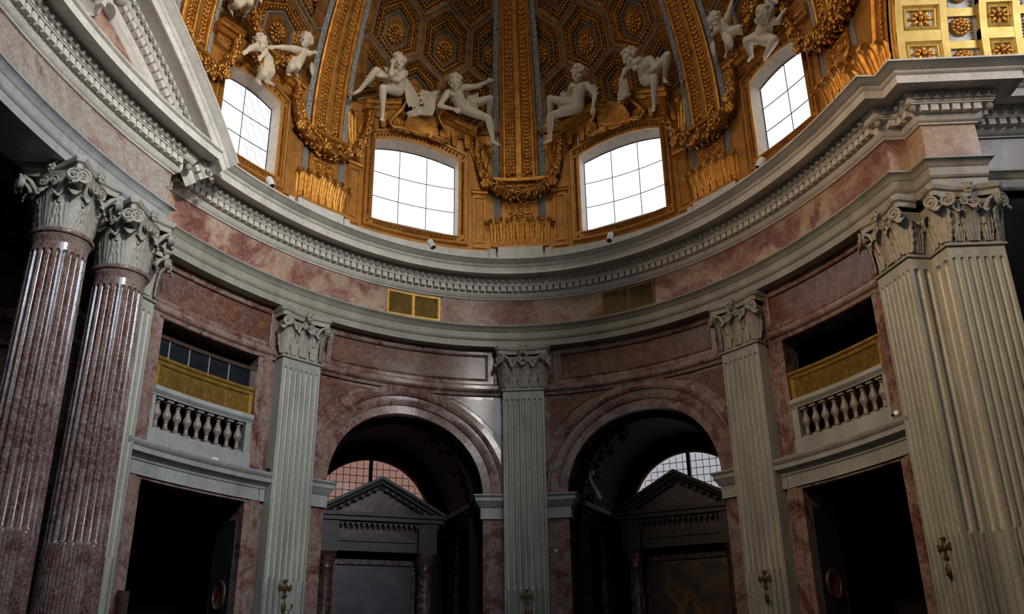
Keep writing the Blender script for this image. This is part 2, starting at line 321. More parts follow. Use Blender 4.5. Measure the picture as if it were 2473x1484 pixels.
WALL = -0.35                                   # wall face behind the pilaster faces
ARC_S, ARC_R, ARC_Z = 3.13, 2.05, 6.40
def arch_bay(name, sg, label):
    lo, hi = 0.0, T1
    mb = MB(); ss = sorted(set([lo, ARC_S-ARC_R, ARC_S+ARC_R, hi]+[ARC_S+ARC_R*math.cos(a) for a in lin(0, pi, 33)]+lin(lo, ARC_S-ARC_R, 5)+lin(ARC_S+ARC_R, hi, 5)))
    for a, b in zip(ss[:-1], ss[1:]):
        if b-a < 1e-6: continue
        za, zb = [(ARC_Z+math.sqrt(max(0, ARC_R**2-(x-ARC_S)**2)) if ARC_S-ARC_R-1e-6 <= (a+b)/2 <= ARC_S+ARC_R+1e-6 else 0.0) for x in (a, b)]
        q = [P(sg*a, za, WALL), P(sg*b, zb, WALL), P(sg*b, 10.7, WALL), P(sg*a, 10.7, WALL)]
        mb.poly(q if sg > 0 else q[::-1])
    path = [(ARC_S+ARC_R, 0)]+arcpts(ARC_S, ARC_Z, ARC_R, 0, pi, 33)+[(ARC_S-ARC_R, 0)]
    mb.grid([[P(sg*s, z, o) for o in (WALL, WALL-0.9)] for s, z in path])
    w = struct(obj(name, mb, M['red'], smooth=True), label)
    # archivolt in separate voussoirs
    prof = [(0, WALL), (0, -0.27), (0.22, -0.27), (0.22, -0.235), (0.25, -0.225), (0.46, -0.225), (0.47, -0.18), (0.53, -0.16), (0.58, -0.20), (0.59, -0.28), (0.74, -0.29), (0.75, WALL)]
    nv = 13
    for k in range(nv):
        a0, a1 = pi*k/nv+0.0012, pi*(k+1)/nv-0.0012; m2 = MB(); rows = []
        for a in lin(a0, a1, 5): rows.append([P(sg*(ARC_S+(ARC_R+n)*math.cos(a)), min(9.2, ARC_Z+(ARC_R+n)*math.sin(a)), o) for n, o in prof])
        m2.grid(rows); m2.poly(rows[0]); m2.poly(rows[-1][::-1]); obj('voussoir', m2, M['red'], w, smooth=True)
    # string moulding at the height of the capitals' foot
    st = [(WALL, 9.12), (-0.28, 9.12), (-0.27, 9.2), (-0.22, 9.22), (-0.2, 9.25), (-0.2, 9.31), (-0.24, 9.33), (-0.24, 9.40), (-0.3, 9.46), (WALL, 9.48)]
    sp = [P(sg*s, 0) for s in lin(0.5, T1-0.5, 24)]; sp = sp if sg > 0 else sp[::-1]
    obj('string_moulding', plan_sweep(sp, st, caps=True), M['red'], w, smooth=True)
    # upper panel with raised border
    a, b = sorted((sg*0.72, sg*(T1-0.72)))
    obj('marble_panel', slab(a+0.3, b-0.3, 9.62, 10.24, WALL-0.02, WALL+0.03), M['red_panel'], w, smooth=30)
    obj('panel_border', wall_sweep(rect(a+0.28, b-0.28, 9.6, 10.26), [(0.0, WALL), (0, WALL+0.07), (-0.03, WALL+0.09), (-0.06, WALL+0.05), (-0.2, WALL+0.05), (-0.22, WALL)], closed=True), M['red'], w, smooth=30)
    # spandrel panels either side of the arch
    for e in (0, 1):
        m2 = MB(); s_in = ARC_S-(2.86) if e == 0 else ARC_S+2.86; s_c = 0.7 if e == 0 else T1-0.7
        xs = lin(s_c, ARC_S-0.75 if e == 0 else ARC_S+0.75, 22); rows = []
        for x in xs:
            zt = 9.02; d = abs(x-ARC_S); zb = ARC_Z+math.sqrt(max(0, 2.9**2-d*d)) if d < 2.9 else 6.5
            zb = min(max(zb, 6.5), zt-0.02); rows.append([P(sg*x, zb, WALL+0.025), P(sg*x, zt, WALL+0.025)])
        m2.grid(rows); obj('spandrel_panel', m2, M['red_panel'], w, smooth=30)
    # imposts and jamb panels
    im = [(WALL, 5.80), (WALL+0.06, 5.80), (WALL+0.06, 6.08), (WALL+0.09, 6.10), (WALL+0.11, 6.14), (WALL+0.16, 6.20), (WALL+0.17, 6.22), (WALL+0.20, 6.25), (WALL+0.20, 6.33), (WALL+0.25, 6.38), (WALL+0.25, 6.41), (WALL, 6.42)]
    for e in (0, 1):
        s_edge, s_out = (ARC_S-ARC_R, 0.52) if e == 0 else (ARC_S+ARC_R, T1-0.52)
        pa = [P(sg*s_out, 0), P(sg*(s_out+s_edge)/2, 0), P(sg*s_edge, 0)]
        d = P(sg*s_edge, 0, WALL-0.95)-P(sg*s_edge, 0, WALL)
        corner = P(sg*s_edge, 0, WALL); pth = [P(sg*s_out, 0, WALL), P(sg*(s_out*0.5+s_edge*0.5), 0, WALL), corner, corner+d]
        if (sg > 0) == (e == 1): pth = pth[::-1]
        # rewrite offsets relative to the wall face
        m2 = plan_sweep(pth, [(o-WALL, z) for o, z in im], caps=True); obj('impost', m2, M['sill'], w, smooth=True)
        a, b = sorted((sg*(s_out+0.08), sg*(s_edge-0.0 if e == 0 else s_edge+0.0))); a += 0.07; b -= 0.07
        if b-a > 0.1:
            obj('jamb_panel', slab(a, b, 0.6, 5.6, WALL, WALL+0.03), M['red'], w)
    return w
arch_bay('wall_far_left', -1, 'red marble wall bay with the left chapel arch'); arch_bay('wall_far_right', 1, 'red marble wall bay with the right chapel arch')

DO = (7.30, 10.03)
def door_bay(name, sg, label):
    w = None; mb = MB()
    for a, b, z0, z1 in ((T1-0.05, DO[0], 0, 10.7), (DO[1], 11.5, 0, 10.7), (DO[0], DO[1], 5.66, 6.47), (DO[0], DO[1], 9.11, 10.7)):
        a, b = sorted((sg*a, sg*b)); sheet(a, b, z0, z1, WALL, mb=mb)
    for z0, z1, dep in ((0, 5.66, 1.25), (6.47, 9.11, 0.55)):
        for s in DO: mb.grid([[P(sg*s, z, o) for o in (WALL, WALL-dep)] for z in (z0, z1)])
        for z in (z0, z1): mb.grid([[P(sg*s, z, o) for o in (WALL, WALL-dep)] for s in lin(*DO, 9)])
    w = struct(obj(name, mb, M['red'], smooth=30), label)
    lo, hi = T1+0.57, T2-0.55
    st = [(WALL, 9.12), (-0.28, 9.12), (-0.27, 9.2), (-0.22, 9.22), (-0.2, 9.25), (-0.2, 9.31), (-0.24, 9.33), (-0.24, 9.38), (WALL, 9.42)]
    sp = [P(sg*s, 0) for s in lin(lo-0.06, hi+0.05, 18)]; sp = sp if sg > 0 else sp[::-1]
    obj('string_moulding', plan_sweep(sp, st, caps=True), M['red'], w, smooth=True)
    a, b = sorted((sg*(lo+0.28), sg*(hi-0.28)))
    obj('marble_panel', slab(a+0.02, b-0.02, 9.54, 10.24, WALL-0.02, WALL+0.03), M['red_panel'], w, smooth=30)
    obj('panel_border', wall_sweep(rect(a, b, 9.52, 10.26), [(0.0, WALL), (0, WALL+0.07), (-0.03, WALL+0.09), (-0.06, WALL+0.05), (-0.2, WALL+0.05), (-0.22, WALL)], closed=True), M['red'], w, smooth=30)
    for z0, z1 in ((0.0, 5.66), (6.36, 9.11)):                # architrave frames round both openings
        path = [(DO[1], z0), (DO[1], z1), (DO[0], z1), (DO[0], z0)] if sg > 0 else [(-DO[0], z0), (-DO[0], z1), (-DO[1], z1), (-DO[1], z0)]
        obj('opening_frame', wall_sweep(path, [(0.0, WALL), (0.0, WALL+0.05), (-0.14, WALL+0.05), (-0.15, WALL+0.075), (-0.3, WALL+0.075), (-0.33, WALL+0.1), (-0.37, WALL+0.09), (-0.38, WALL)]), M['red'], w, smooth=True)
    si = [(WALL, 5.72), (-0.25, 5.72), (-0.25, 5.98), (-0.22, 6.0), (-0.21, 6.04), (-0.14, 6.08), (-0.12, 6.1), (-0.05, 6.12), (-0.05, 6.22), (-0.02, 6.24), (0.02, 6.31), (0.02, 6.34), (WALL, 6.36)]
    sp = [P(sg*s, 0) for s in lin(lo-0.02, hi+0.1, 18)]; sp = sp if sg > 0 else sp[::-1]
    obj('sill_cornice', plan_sweep(sp, si, caps=True), M['sill'], w, smooth=True)
    return w
wl_ = door_bay('wall_left', -1, 'red marble wall bay with gallery and passage beside the altar'); wr_ = door_bay('wall_right', 1, 'red marble wall bay with gallery and passage beside the entrance')

# rear half of the oval behind the viewer, plain
mb = MB()
for a, b in ((S(math.acos(-4.9/A0)), SMAX), (-SMAX, -20.3)): sheet(a, b, 0, 12.4, WALL, mb=mb, ds=0.6)
struct(obj('wall_back', mb, M['darkred']), 'plain marble wall of the oval behind the viewer')
# dark rooms behind the passages and galleries
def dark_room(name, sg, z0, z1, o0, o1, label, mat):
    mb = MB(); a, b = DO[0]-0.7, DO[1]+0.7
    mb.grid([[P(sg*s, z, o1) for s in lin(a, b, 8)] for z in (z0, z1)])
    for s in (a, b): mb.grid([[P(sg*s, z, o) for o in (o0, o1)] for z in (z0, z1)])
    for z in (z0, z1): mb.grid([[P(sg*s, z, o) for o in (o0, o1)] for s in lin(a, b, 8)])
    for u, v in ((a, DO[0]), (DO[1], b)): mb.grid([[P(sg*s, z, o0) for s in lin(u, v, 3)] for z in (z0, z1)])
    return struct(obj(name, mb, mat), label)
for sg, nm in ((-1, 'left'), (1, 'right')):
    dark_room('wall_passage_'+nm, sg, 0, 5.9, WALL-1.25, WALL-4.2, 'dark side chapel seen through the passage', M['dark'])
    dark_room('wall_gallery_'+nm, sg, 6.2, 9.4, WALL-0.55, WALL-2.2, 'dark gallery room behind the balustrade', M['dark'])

# ---------------------------------------------------------------- entablature
def ell_path(s0, s1, off=0.0, step=0.22):
    return [P(s, 0, off).to_2d() for s in lin(s0, s1, int(abs(s1-s0)/step)+2)]
PIER = [Vector((8.09, 4.93)), Vector((8.20, 4.42)), Vector((9.25, 4.42)), Vector((9.25, 5.0)), Vector((11.6, 5.0))]
MAIN = ell_path(-11.5, 11.56)+PIER
ALT_OFF = 0.5
ALT = ell_path(-20.2, -11.11, ALT_OFF)+[P(-11.11, 0, -0.45).to_2d()]
ARCHI = [(-0.4, 10.45), (0, 10.45), (0, 10.62), (0.02, 10.63), (0.035, 10.655), (0.02, 10.68), (0.03, 10.69), (0.03, 10.86), (0.05, 10.875), (0.06, 10.90), (0.075, 10.93), (0.12, 10.99), (0.15, 11.0), (0.15, 11.04), (0.0, 11.05)]
FRZ = [(0, 11.04), (0, 11.86)]
CORN = [(0, 11.82), (0.05, 11.83), (0.05, 11.855), (0.08, 11.87), (0.12, 11.91), (0.14, 11.95), (0.15, 11.96), (0.15, 11.985), (0.155, 12.0), (0.155, 12.14), (0.31, 12.14), (0.31, 12.165), (0.335, 12.17), (0.335, 12.215), (0.345, 12.22), (0.36, 12.27), (0.38, 12.33), (0.385, 12.37), (0.70, 12.36), (0.70, 12.335), (0.74, 12.335), (0.74, 12.51), (0.77, 12.52), (0.79, 12.55), (0.80, 12.56), (0.80, 12.58), (0.83, 12.59), (0.88, 12.605), (0.94, 12.645), (0.98, 12.66), (1.0, 12.665), (1.0, 12.70), (-0.5, 12.74)]
CORN_ALT = [p for p in CORN if p[1] <= 12.52]+[(0.79, 12.535), (0.80, 12.545), (0.80, 12.57), (0.0, 12.585)]
architrave = struct(obj('trim_1', plan_sweep(MAIN, ARCHI), M['grey'], smooth=True), 'grey marble architrave running round the oval wall')
frieze = struct(obj('trim_2', plan_sweep(MAIN, FRZ), M['frieze'], smooth=True), 'mottled red frieze band under the cornice')
cornice = struct(obj('trim_3', plan_sweep(MAIN, CORN), M['pale'], smooth=True), 'pale marble cornice with dentils and egg moulding')
den = MB(); den.box(-0.067, 0.067, -0.13, 0.01, 0.0, 0.142); DEN = mesh('dentil', den, M['pale'])
egg = MB(); egg.ball((0, -0.045, 0.06), (0.05, 0.045, 0.068), 8, 5)
egg.tube([(0.083*math.sin(a), -0.012-0.045*(math.cos(a)+1)/2, 0.06-0.082*math.cos(a)) for a in lin(-2.2, 2.2, 9)], 0.013, 4, False)
egg.add([(0.088, 0.0, 0.13), (0.088, -0.05, 0.10), (0.075, 0.01, 0.0), (0.101, 0.01, 0.0)], [(0, 1, 2), (0, 3, 1), (1, 3, 2)])
EGG = mesh('egg', egg, M['cap'], 'all')
cone = MB(); cone.ball((0, 0, 0), (0.075, 0.075, 0.085), 10, 6); CONE = mesh('pinecone', cone, M['cap'], 'all')
def offset_line(path, off):
    return [Vector((p[0]-m.x*off, p[1]-m.y*off)) for p, m in zip(path, miters([Vector(p[:2]) for p in path]))]
def along(path, step, start=0.0, trim=0.0):
    ds = [0.0]
    for a, b in zip(path[:-1], path[1:]): ds.append(ds[-1]+(b-a).length)
    L = ds[-1]; n = max(1, int((L-2*trim)/step)); st = (L-2*trim)/n
    for k in range(n):
        d = trim+st*(k+0.5); i = max(0, int(np.searchsorted(ds, d))-1); i = min(i, len(path)-2)
        u = (d-ds[i])/max(1e-9, ds[i+1]-ds[i]); p = path[i].lerp(path[i+1], u); e = path[i+1]-path[i]
        yield p, math.atan2(e.y, e.x)
def row_of(parent, name, me, path, off, z, step, trim=0.0):
    for p, a in along(offset_line(path, off), step, trim=trim):
        inst(name, me, parent, Matrix.Translation((p.x, p.y, z)) @ Matrix.Rotation(a, 4, 'Z'))
def seg_rows(parent, pts, segs):
    for i in segs:
        # single straight segments of the pier, offset with its mitred corners
        for nm, me, off, z, stp, tr in (('dentil', DEN, 0.155, 12.0, 0.191, 0.05), ('egg', EGG, 0.345, 12.222, 0.191, 0.05)):
            l = offset_line(pts, off); 
            if (l[i+1]-l[i]).length < 0.22: continue
            for p, a in along([l[i], l[i+1]], stp, trim=tr): inst(nm, me, parent, Matrix.Translation((p.x, p.y, z)) @ Matrix.Rotation(a, 4, 'Z'))
wall_part = MAIN[:-len(PIER)]
row_of(cornice, 'dentil', DEN, [p for p in wall_part if p.x > -7.45 or p.y > 5.4], 0.155, 12.0, 0.191, 0.04)
row_of(cornice, 'egg', EGG, [p for p in wall_part if p.x > -7.45 or p.y > 5.4], 0.345, 12.222, 0.191, 0.06)
k0 = len(MAIN)-len(PIER)-1; seg_rows(cornice, MAIN, range(k0, len(MAIN)-1))
for i in (k0, k0+2, k0+3):
    q = offset_line(MAIN, 0.24)[i]; inst('pinecone', CONE, cornice, Matrix.Translation((q.x, q.y, 12.07)))
# attic plinth under the gilding
mb = plan_sweep(ell_path(-11.2, 11.7), [(0.06, 12.6), (0.06, 13.36), (0.02, 13.38), (-0.3, 13.40)])
attic = struct(obj('trim_4', mb, M['pale'], smooth=True), 'pale plinth between cornice and gilded drum')
for c, h in ((0, 0.66), (-T1+0.08, 0.74), (T1-0.08, 0.74)):
    obj('plinth_block', slab(c-h, c+h, 12.6, 13.40, 0.0, 0.25), M['pale'], attic)
    for e in (-1, 1): 
        a, b = sorted((c+e*(h+0.06), c+e*(h+0.24))); obj('plinth_block', slab(a, b, 12.6, 13.39, 0.0, 0.16), M['pale'], attic)
# ---------------------------------------------------------------- capitals, pilasters, columns
def leaf_mb(w, h, curl=0.12, ribs=5, nu=13, nv=22, lean=0.06, y0=-0.035, deep=0.03):
    """acanthus leaf: lobed outline, raised ribs, tip curling forward"""
    mb = MB(); rows = []
    for i in range(nv):
        v = i/(nv-1)
        if v < 0.74: z = h*0.92*v/0.74; y = y0-lean*(v/0.74)**2
        else:
            a = (v-0.74)/0.26*3.5; r = curl*0.5; z = h*0.92+r*math.sin(a)*0.9; y = y0-lean-r*(1-math.cos(a))
        lobe = 0.72+0.28*abs(math.sin(v*pi*5.0))**0.6
        env = 0.62+0.38*math.sin(min(1.0, v/0.62)*pi*0.5) if v < 0.74 else max(0.25, 1-(v-0.74)*2.6)
        wid = w*0.5*env*(lobe if v > 0.12 else 0.9); rw = []
        for j in range(nu):
            u = -1+2*j/(nu-1); k = 1.0 if v < 0.74 else 0.5
            d = deep*(0.5-0.5*math.cos(u*ribs*pi))*k-0.03*(1-abs(u))*min(1, v*4)
            rw.append((u*wid, y+d, z+0.03*u*u*h*(0.4+v)))
        rows.append(rw)
    return mb.grid(rows)
def spiral_mb(R, thick=0.05, turns=1.7, hand=1, tail=None):
    mb = MB(); pts = []; rad = []
    for k in range(27):
        f = k/26; a = hand*(pi/2-2*pi*turns*f); r = R*(1-0.80*f); pts.append((r*math.cos(a), -0.012*f, r*math.sin(a))); rad.append(R*0.2*(1-0.45*f))
    if tail: pts = [tuple(t) for t in tail]+pts; rad = [R*0.16]*len(tail)+rad
    mb.tube(pts, rad, 6); mb.ball((0, -0.02, 0), R*0.22, 6, 4)
    mb.lathe([(0.001, 0.0), (R*0.82, 0.0), (R*0.82, thick), (0.001, thick)], n=12)
    n = len(mb.v); k0 = n-4*12                 # lathe made about z: turn the disc to face -y
    mb.v[k0:] = [(x, z, y) for x, y, z in mb.v[k0:]]
    return mb
LEAF_T = mesh('tall_leaf', leaf_mb(0.40, 0.62, 0.20, 5, lean=0.05, y0=-0.05, deep=0.045), M['cap'], 'all')
LEAF_S = mesh('low_leaf', leaf_mb(0.30, 0.58, 0.14, 4, lean=0.03, y0=-0.03, deep=0.035), M['cap'], 'all')
VOL = {h: mesh('volute', spiral_mb(0.145, 0.08, 1.7, h), M['cap'], 50) for h in (1, -1)}
HEL = {h: mesh('helix', spiral_mb(0.095, 0.06, 1.6, h), M['cap'], 50) for h in (1, -1)}
fl = MB()
for k in range(6): fl.ball((0.055*math.cos(k*pi/3), -0.03, 0.055*math.sin(k*pi/3)), (0.045, 0.03, 0.045), 6, 4)
fl.ball((0, -0.06, 0), 0.035, 6, 4); fl.ball((0.02, -0.02, 0.10), (0.10, 0.03, 0.03), 6, 4); FLE = mesh('fleuron', fl, M['cap'], 'all')
HC = 1.15                                       # height of capital above its foot
def R3(a, ax='Z'): return Matrix.Rotation(a, 4, ax)
def face_orn(cap, fx, w, corners=(True, True), small=True):
    """leaves, scrolls and flower on one capital face; fx maps the face frame (x along, -y out, z from the foot) into the parent"""
    def put(n, me, x, y, z, rz=0.0, sc=1.0): inst(n, me, cap, fx @ Matrix.Translation((x, y, z)) @ R3(rz) @ Matrix.Scale(sc, 4))
    k = 1.0 if w > 0.8 else 0.62
    if w > 0.8:
        put('acanthus_leaf', LEAF_T, 0, 0, 0.02)
        for e in (-1, 1): put('acanthus_leaf', LEAF_S, e*w*0.25, 0.0, 0.02); 
        if corners[0]: put('acanthus_leaf', LEAF_T, -w/2+0.03, 0.03, 0.02, -0.78)
        if corners[1]: put('acanthus_leaf', LEAF_T, w/2-0.03, 0.03, 0.02, 0.78)
        for e in (-1, 1): put('helix', HEL[-e], e*0.105, -0.14, 0.80)
        put('fleuron', FLE, 0, -0.16, 1.04, 0, 1.15)
        for e, c in ((-1, corners[0]), (1, corners[1])):
            put('volute', VOL[-e], e*(w/2+(0.07 if c else -0.1)), -0.19, 0.80, e*0.5)
            stalk = MB(); stalk.tube([(e*w*0.22, -0.04, 0.35), (e*w*0.25, -0.08, 0.6), (e*w*0.36, -0.11, 0.83), (e*(w/2+0.02), -0.14, 0.94)], [0.04, 0.05, 0.045, 0.03], 6)
            stalk.tube([(e*w*0.22, -0.04, 0.35), (e*w*0.21, -0.08, 0.62), (e*w*0.14, -0.10, 0.82), (e*0.09, -0.11, 0.88)], [0.03, 0.04, 0.035, 0.02], 6)
            inst('stalk', mesh('stalk', stalk, M['cap'], 'all'), cap, fx)
    else:
        put('acanthus_leaf', LEAF_S, 0, 0, 0.02, 0, 1.0)
        for e, c in ((-1, corners[0]), (1, corners[1])):
            if c: put('volute', VOL[-e], e*(w/2+0.05), -0.19, 0.80, e*0.6); put('acanthus_leaf', LEAF_T, e*(w/2-0.02), 0.02, 0.02, e*0.78)
def bell_profile(): return [(0.03, 0.0), (0.045, 0.02), (0.04, 0.05), (-0.01, 0.06), (-0.02, 0.3), (-0.04, 0.6), (-0.02, 0.85), (0.05, 0.95), (0.05, 0.97), (-0.3, 0.98)]
def concave(p, q, depth, n=9, nrm=None):
    p, q = Vector(p), Vector(q); d = q-p; nr = Vector((d.y, -d.x)).normalized()   # right of travel = outwards
    return [p.lerp(q, i/(n-1))-nr*depth*math.sin(pi*i/(n-1)) for i in range(n)]
ABA = [(-0.02, 0.94), (0.0, 0.95), (0.0, 1.05), (0.03, 1.065), (0.045, 1.085), (0.045, 1.10), (0.05, 1.115), (0.06, 1.145), (0.06, 1.175), (-0.3, 1.175)]
def flute_depth(x, z, w, n, fil, top, cab):
    fw = (w-(n+1)*fil)/n; r = fw/2; u = x+w/2-fil
    k = math.floor(u/(fw+fil)); c = u-k*(fw+fil)-r
    if k < 0 or k >= n or abs(c) >= r: return 0.0
    if z > top: return 0.0
    d = math.sqrt(max(0, r*r-c*c-(max(0, z-(top-r)))**2))*0.85
    if z < cab:
        q = min(1, (cab-z)/0.05); dc = 0.035*(abs(c)/r)**4+0.001
        return d*(1-q)+dc*q
    return d
def flute_xs(w, n, fil):
    fw = (w-(n+1)*fil)/n; xs = [-w/2]
    for k in range(n):
        a = -w/2+fil+k*(fw+fil); xs += [a+fw*f for f in (0, 0.02, 0.14, 0.32, 0.5, 0.68, 0.86, 0.98, 1)]
    return xs+[w/2]
ZS = [0.5, 3.98, 4.02, 4.04, 4.06, 4.08, 6.0, 8.85, 8.88, 8.90, 8.915, 8.93, 8.94, 8.945, 8.952, 8.956, 9.18]
def fluted_panel(mb, w, n, fil, fx=lambda x, y, z: (x, y, z), top=8.95, cab=4.07):
    mb.grid([[fx(x, flute_depth(x, z, w, n, fil, top, cab), z) for x in flute_xs(w, n, fil)] for z in ZS])
PW = 1.112
def pilaster(s, label, cross=True):
    t = thing('fluted_pilaster', label, 'pilaster', P(s, 0), wang(s), 'fluted pilasters round the oval wall')
    mb = MB(); fluted_panel(mb, PW, 7, 0.055)
    for e in (-1, 1): mb.grid([[(e*PW/2, y, z) for y in (0, 0.36)] for z in (0.5, 9.18)])
    sh = obj('shaft', mb, M['pil'], t, world=False, smooth=30)
    base = plan_sweep([(-PW/2, 0.36), (-PW/2, 0), (PW/2, 0), (PW/2, 0.36)], [(0.16, 0), (0.16, 0.16), (0.14, 0.2), (0.14, 0.28), (0.08, 0.32), (0.09, 0.4), (0.02, 0.45), (0, 0.52)])
    obj('base', base, M['pil'], t, world=False, smooth=True)
    cap = obj('capital', plan_sweep([(-PW/2, 0.36), (-PW/2, 0), (PW/2, 0), (PW/2, 0.36)], [(o, z+9.17) for o, z in bell_profile()]), M['cap'], t, world=False, smooth=True)
    face_orn(cap, Matrix.Translation((0, 0, 9.25)), PW)
    ex, fy = PW/2+0.17, -0.15
    ab = [Vector((-ex, 0.34)), Vector((-ex, fy+0.07)), Vector((-ex+0.07, fy))]+concave((-ex+0.07, fy), (ex-0.07, fy), 0.12)[1:]+[Vector((ex, fy+0.07)), Vector((ex, 0.34))]
    obj('abacus', plan_sweep(ab, [(o-0.02, z+9.26) for o, z in ABA]), M['cap'], cap, world=False, smooth=30)
    return t
pilaster(0.0, 'centre fluted pilaster between the two chapel arches'); pilaster(-T1, 'left fluted pilaster between gallery and left chapel arch')
pilaster(T1, 'right fluted pilaster between right chapel arch and gallery'); pilaster(-T2, 'half hidden fluted pilaster behind the red marble columns')

# compound corner pier on the right
PS = P(T2-PW/2, 0).to_2d(); PE = Vector((7.64, 4.84))
pts = [P(T2-PW/2, 0, -0.36).to_2d(), PS, PE]+PIER
pier = thing('corner_pier', 'wide corner pier of stepped fluted pilasters beside the entrance bay', 'pier', (PE.x, PE.y, 0))
shaft = MB(); faces = [(1, 7, True), (2, 2, False), (3, 2, False), (4, 7, True)]
mits = miters(pts)
def seg_frame(i):
    a, b = pts[i], pts[i+1]; c = (a+b)/2; e = b-a
    return Matrix.Translation((c.x, c.y, 0)) @ R3(math.atan2(e.y, e.x)), e.length
for i, n, big in faces:
    F, L = seg_frame(i); fluted_panel(shaft, L, n, 0.055 if big else 0.06, lambda x, y, z: tuple(F @ Vector((x, y, z))))
shaft.grid([[(p.x, p.y, z) for p in pts[:2]] for z in (0.5, 9.18)]); shaft.grid([[(p.x, p.y, z) for p in pts[5:7]] for z in (0.5, 9.18)])
obj('shaft', shaft, M['pil'], pier, smooth=30)
obj('base', plan_sweep(pts[:7], [(0.16, 0), (0.16, 0.16), (0.14, 0.2), (0.14, 0.28), (0.08, 0.32), (0.09, 0.4), (0.02, 0.45), (0, 0.52)]), M['pil'], pier, smooth=True)
cap = obj('capital', plan_sweep(pts[:7], [(o, z+9.17) for o, z in bell_profile()]), M['cap'], pier, smooth=True)
def rel(Mx): return Matrix.Translation((-PE.x, -PE.y, 0)) @ Mx
for i, n, big in faces:
    F, L = seg_frame(i); cr = {1: (True, True), 2: (False, False), 3: (False, True), 4: (False, True)}[i]
    face_orn(cap, rel(F @ Matrix.Translation((0, 0, 9.25))), L, cr)
for i in (1, 4):
    F, L = seg_frame(i); ex, fy = L/2+0.15, -0.15
    ab = [Vector((-ex, 0.3)), Vector((-ex, fy+0.07)), Vector((-ex+0.07, fy))]+concave((-ex+0.07, fy), (ex-0.07, fy), 0.12)[1:]+[Vector((ex, fy+0.07)), Vector((ex, 0.3))]
    m2 = plan_sweep(ab, [(o-0.02, z+9.26) for o, z in ABA]); m2.xf(F); obj('abacus', m2, M['cap'], cap, smooth=30)
mb = MB(); mb.grid([[(9.25, 5.0, z), (14.2, 5.0, z)] for z in (0, 11.0)]); mb.grid([[(7.75, 5.6, z), (8.3, 5.05, z), (9.6, 5.05, z)] for z in (0, 13.2)])  # second sheet, behind the pier, is added to block sky leaks
struct(obj('wall_entrance_side', mb, M['dark']), 'shade-toned side wall of the entrance bay beyond the pier')  # the bay's shade is put into this wall's near-black colour

def column(x, y, label):
    s = S(-math.acos(y/12.0)); t = thing('fluted_column', label, 'column', (x, y, 0), wang(s), 'red marble columns of the altar')
    def R(z): return 0.465+0.085*max(0, (9.0-z)/8.5)**1.3
    nf, per = 24, 9; mb = MB(); rows = []
    for z in [0.6, 2.0, 3.98, 4.02, 4.04, 4.06, 4.08, 5.5, 7.2, 8.7, 8.72, 8.74, 8.76, 8.775, 8.785, 8.79, 8.86, 8.93]:
        rw = []; cw = 2*pi*R(z)/nf; w = cw*0.78
        for k in range(nf*per):
            a = 2*pi*k/(nf*per); c = ((k % per)/per-0.5)*cw*1.2; r = w/2; d = 0
            if abs(c) < r and z < 8.788:
                d = math.sqrt(max(0, r*r-c*c-max(0, z-(8.79-r))**2))
                if z < 4.07: q = min(1, (4.07-z)/0.05); d = d*(1-q)+0.03*(abs(c)/r)**3*q
            rr = R(z)-d; rw.append((rr*math.cos(a), rr*math.sin(a), z))
        rows.append(rw)
    mb.grid(rows, close_u=True); obj('shaft', mb, M['red_column'], t, world=False, smooth=35)
    nk = MB(); nk.lathe([(0.465, 8.93), (0.475, 9.0), (0.50, 9.05), (0.505, 9.07), (0.49, 9.085), (0.53, 9.09), (0.545, 9.115), (0.545, 9.14), (0.53, 9.165), (0.45, 9.17)], n=40); obj('necking', nk, M['red_column'], t, world=False, smooth=True)
    bs = MB(); bs.lathe([(0.78, 0), (0.78, 0.14), (0.72, 0.16), (0.76, 0.22), (0.72, 0.30), (0.62, 0.33), (0.62, 0.4), (0.67, 0.44), (0.65, 0.5), (0.56, 0.55), (0.55, 0.62)], n=32); obj('base', bs, M['pil'], t, world=False, smooth=True)
    be = MB(); be.lathe([(0.43, 9.16), (0.42, 9.5), (0.44, 9.8), (0.50, 10.05), (0.58, 10.18), (0.60, 10.2), (0.3, 10.21)], n=32)
    cap = obj('capital', be, M['cap'], t, world=False, smooth=True)
    for k in range(8):
        a = k*pi/4; Mx = Matrix.Translation((0, 0, 9.19)) @ R3(a) @ Matrix.Translation((0, -0.44, 0))
        inst('acanthus_leaf', LEAF_T, cap, Mx)
        inst('acanthus_leaf', LEAF_S, cap, Matrix.Translation((0, 0, 9.19)) @ R3(a+pi/8) @ Matrix.Translation((0, -0.435, 0)))
    ab = []; h = 0.62
    cs = [(-h, -h), (h, -h), (h, h), (-h, h)]
    for k in range(4):
        p, q = Vector(cs[k]), Vector(cs[(k+1) % 4]); d = (q-p).normalized(); ab += concave(p+d*0.08, q-d*0.08, 0.14)
    ms = miters(ab, True); am = MB()
    am.grid([[(p.x-m.x*(o-0.02), p.y-m.y*(o-0.02), z+9.27) for o, z in ABA] for p, m in zip(ab, ms)], close_v=True)
    obj('abacus', am, M['cap'], cap, world=False, smooth=30)
    for k in range(4):
        fx = Matrix.Translation((0, 0, 9.25)) @ R3(k*pi/2)
        for e in (-1, 1):
            inst('volute', VOL[-e], cap, fx @ Matrix.Translation((e*0.55, -0.66, 0.80)) @ R3(e*0.6))
            inst('helix', HEL[-e], cap, fx @ Matrix.Translation((e*0.105, -0.58, 0.80)))
            st = MB(); st.tube([(e*0.2, -0.47, 0.4), (e*0.26, -0.52, 0.65), (e*0.38, -0.57, 0.84), (e*0.5, -0.62, 0.94)], [0.04, 0.05, 0.045, 0.03], 6)
            inst('stalk', mesh('stalk', st, M['cap'], 'all'), cap, fx)
        inst('fleuron', FLE, cap, fx @ Matrix.Translation((0, -0.56, 1.08)))
    return t
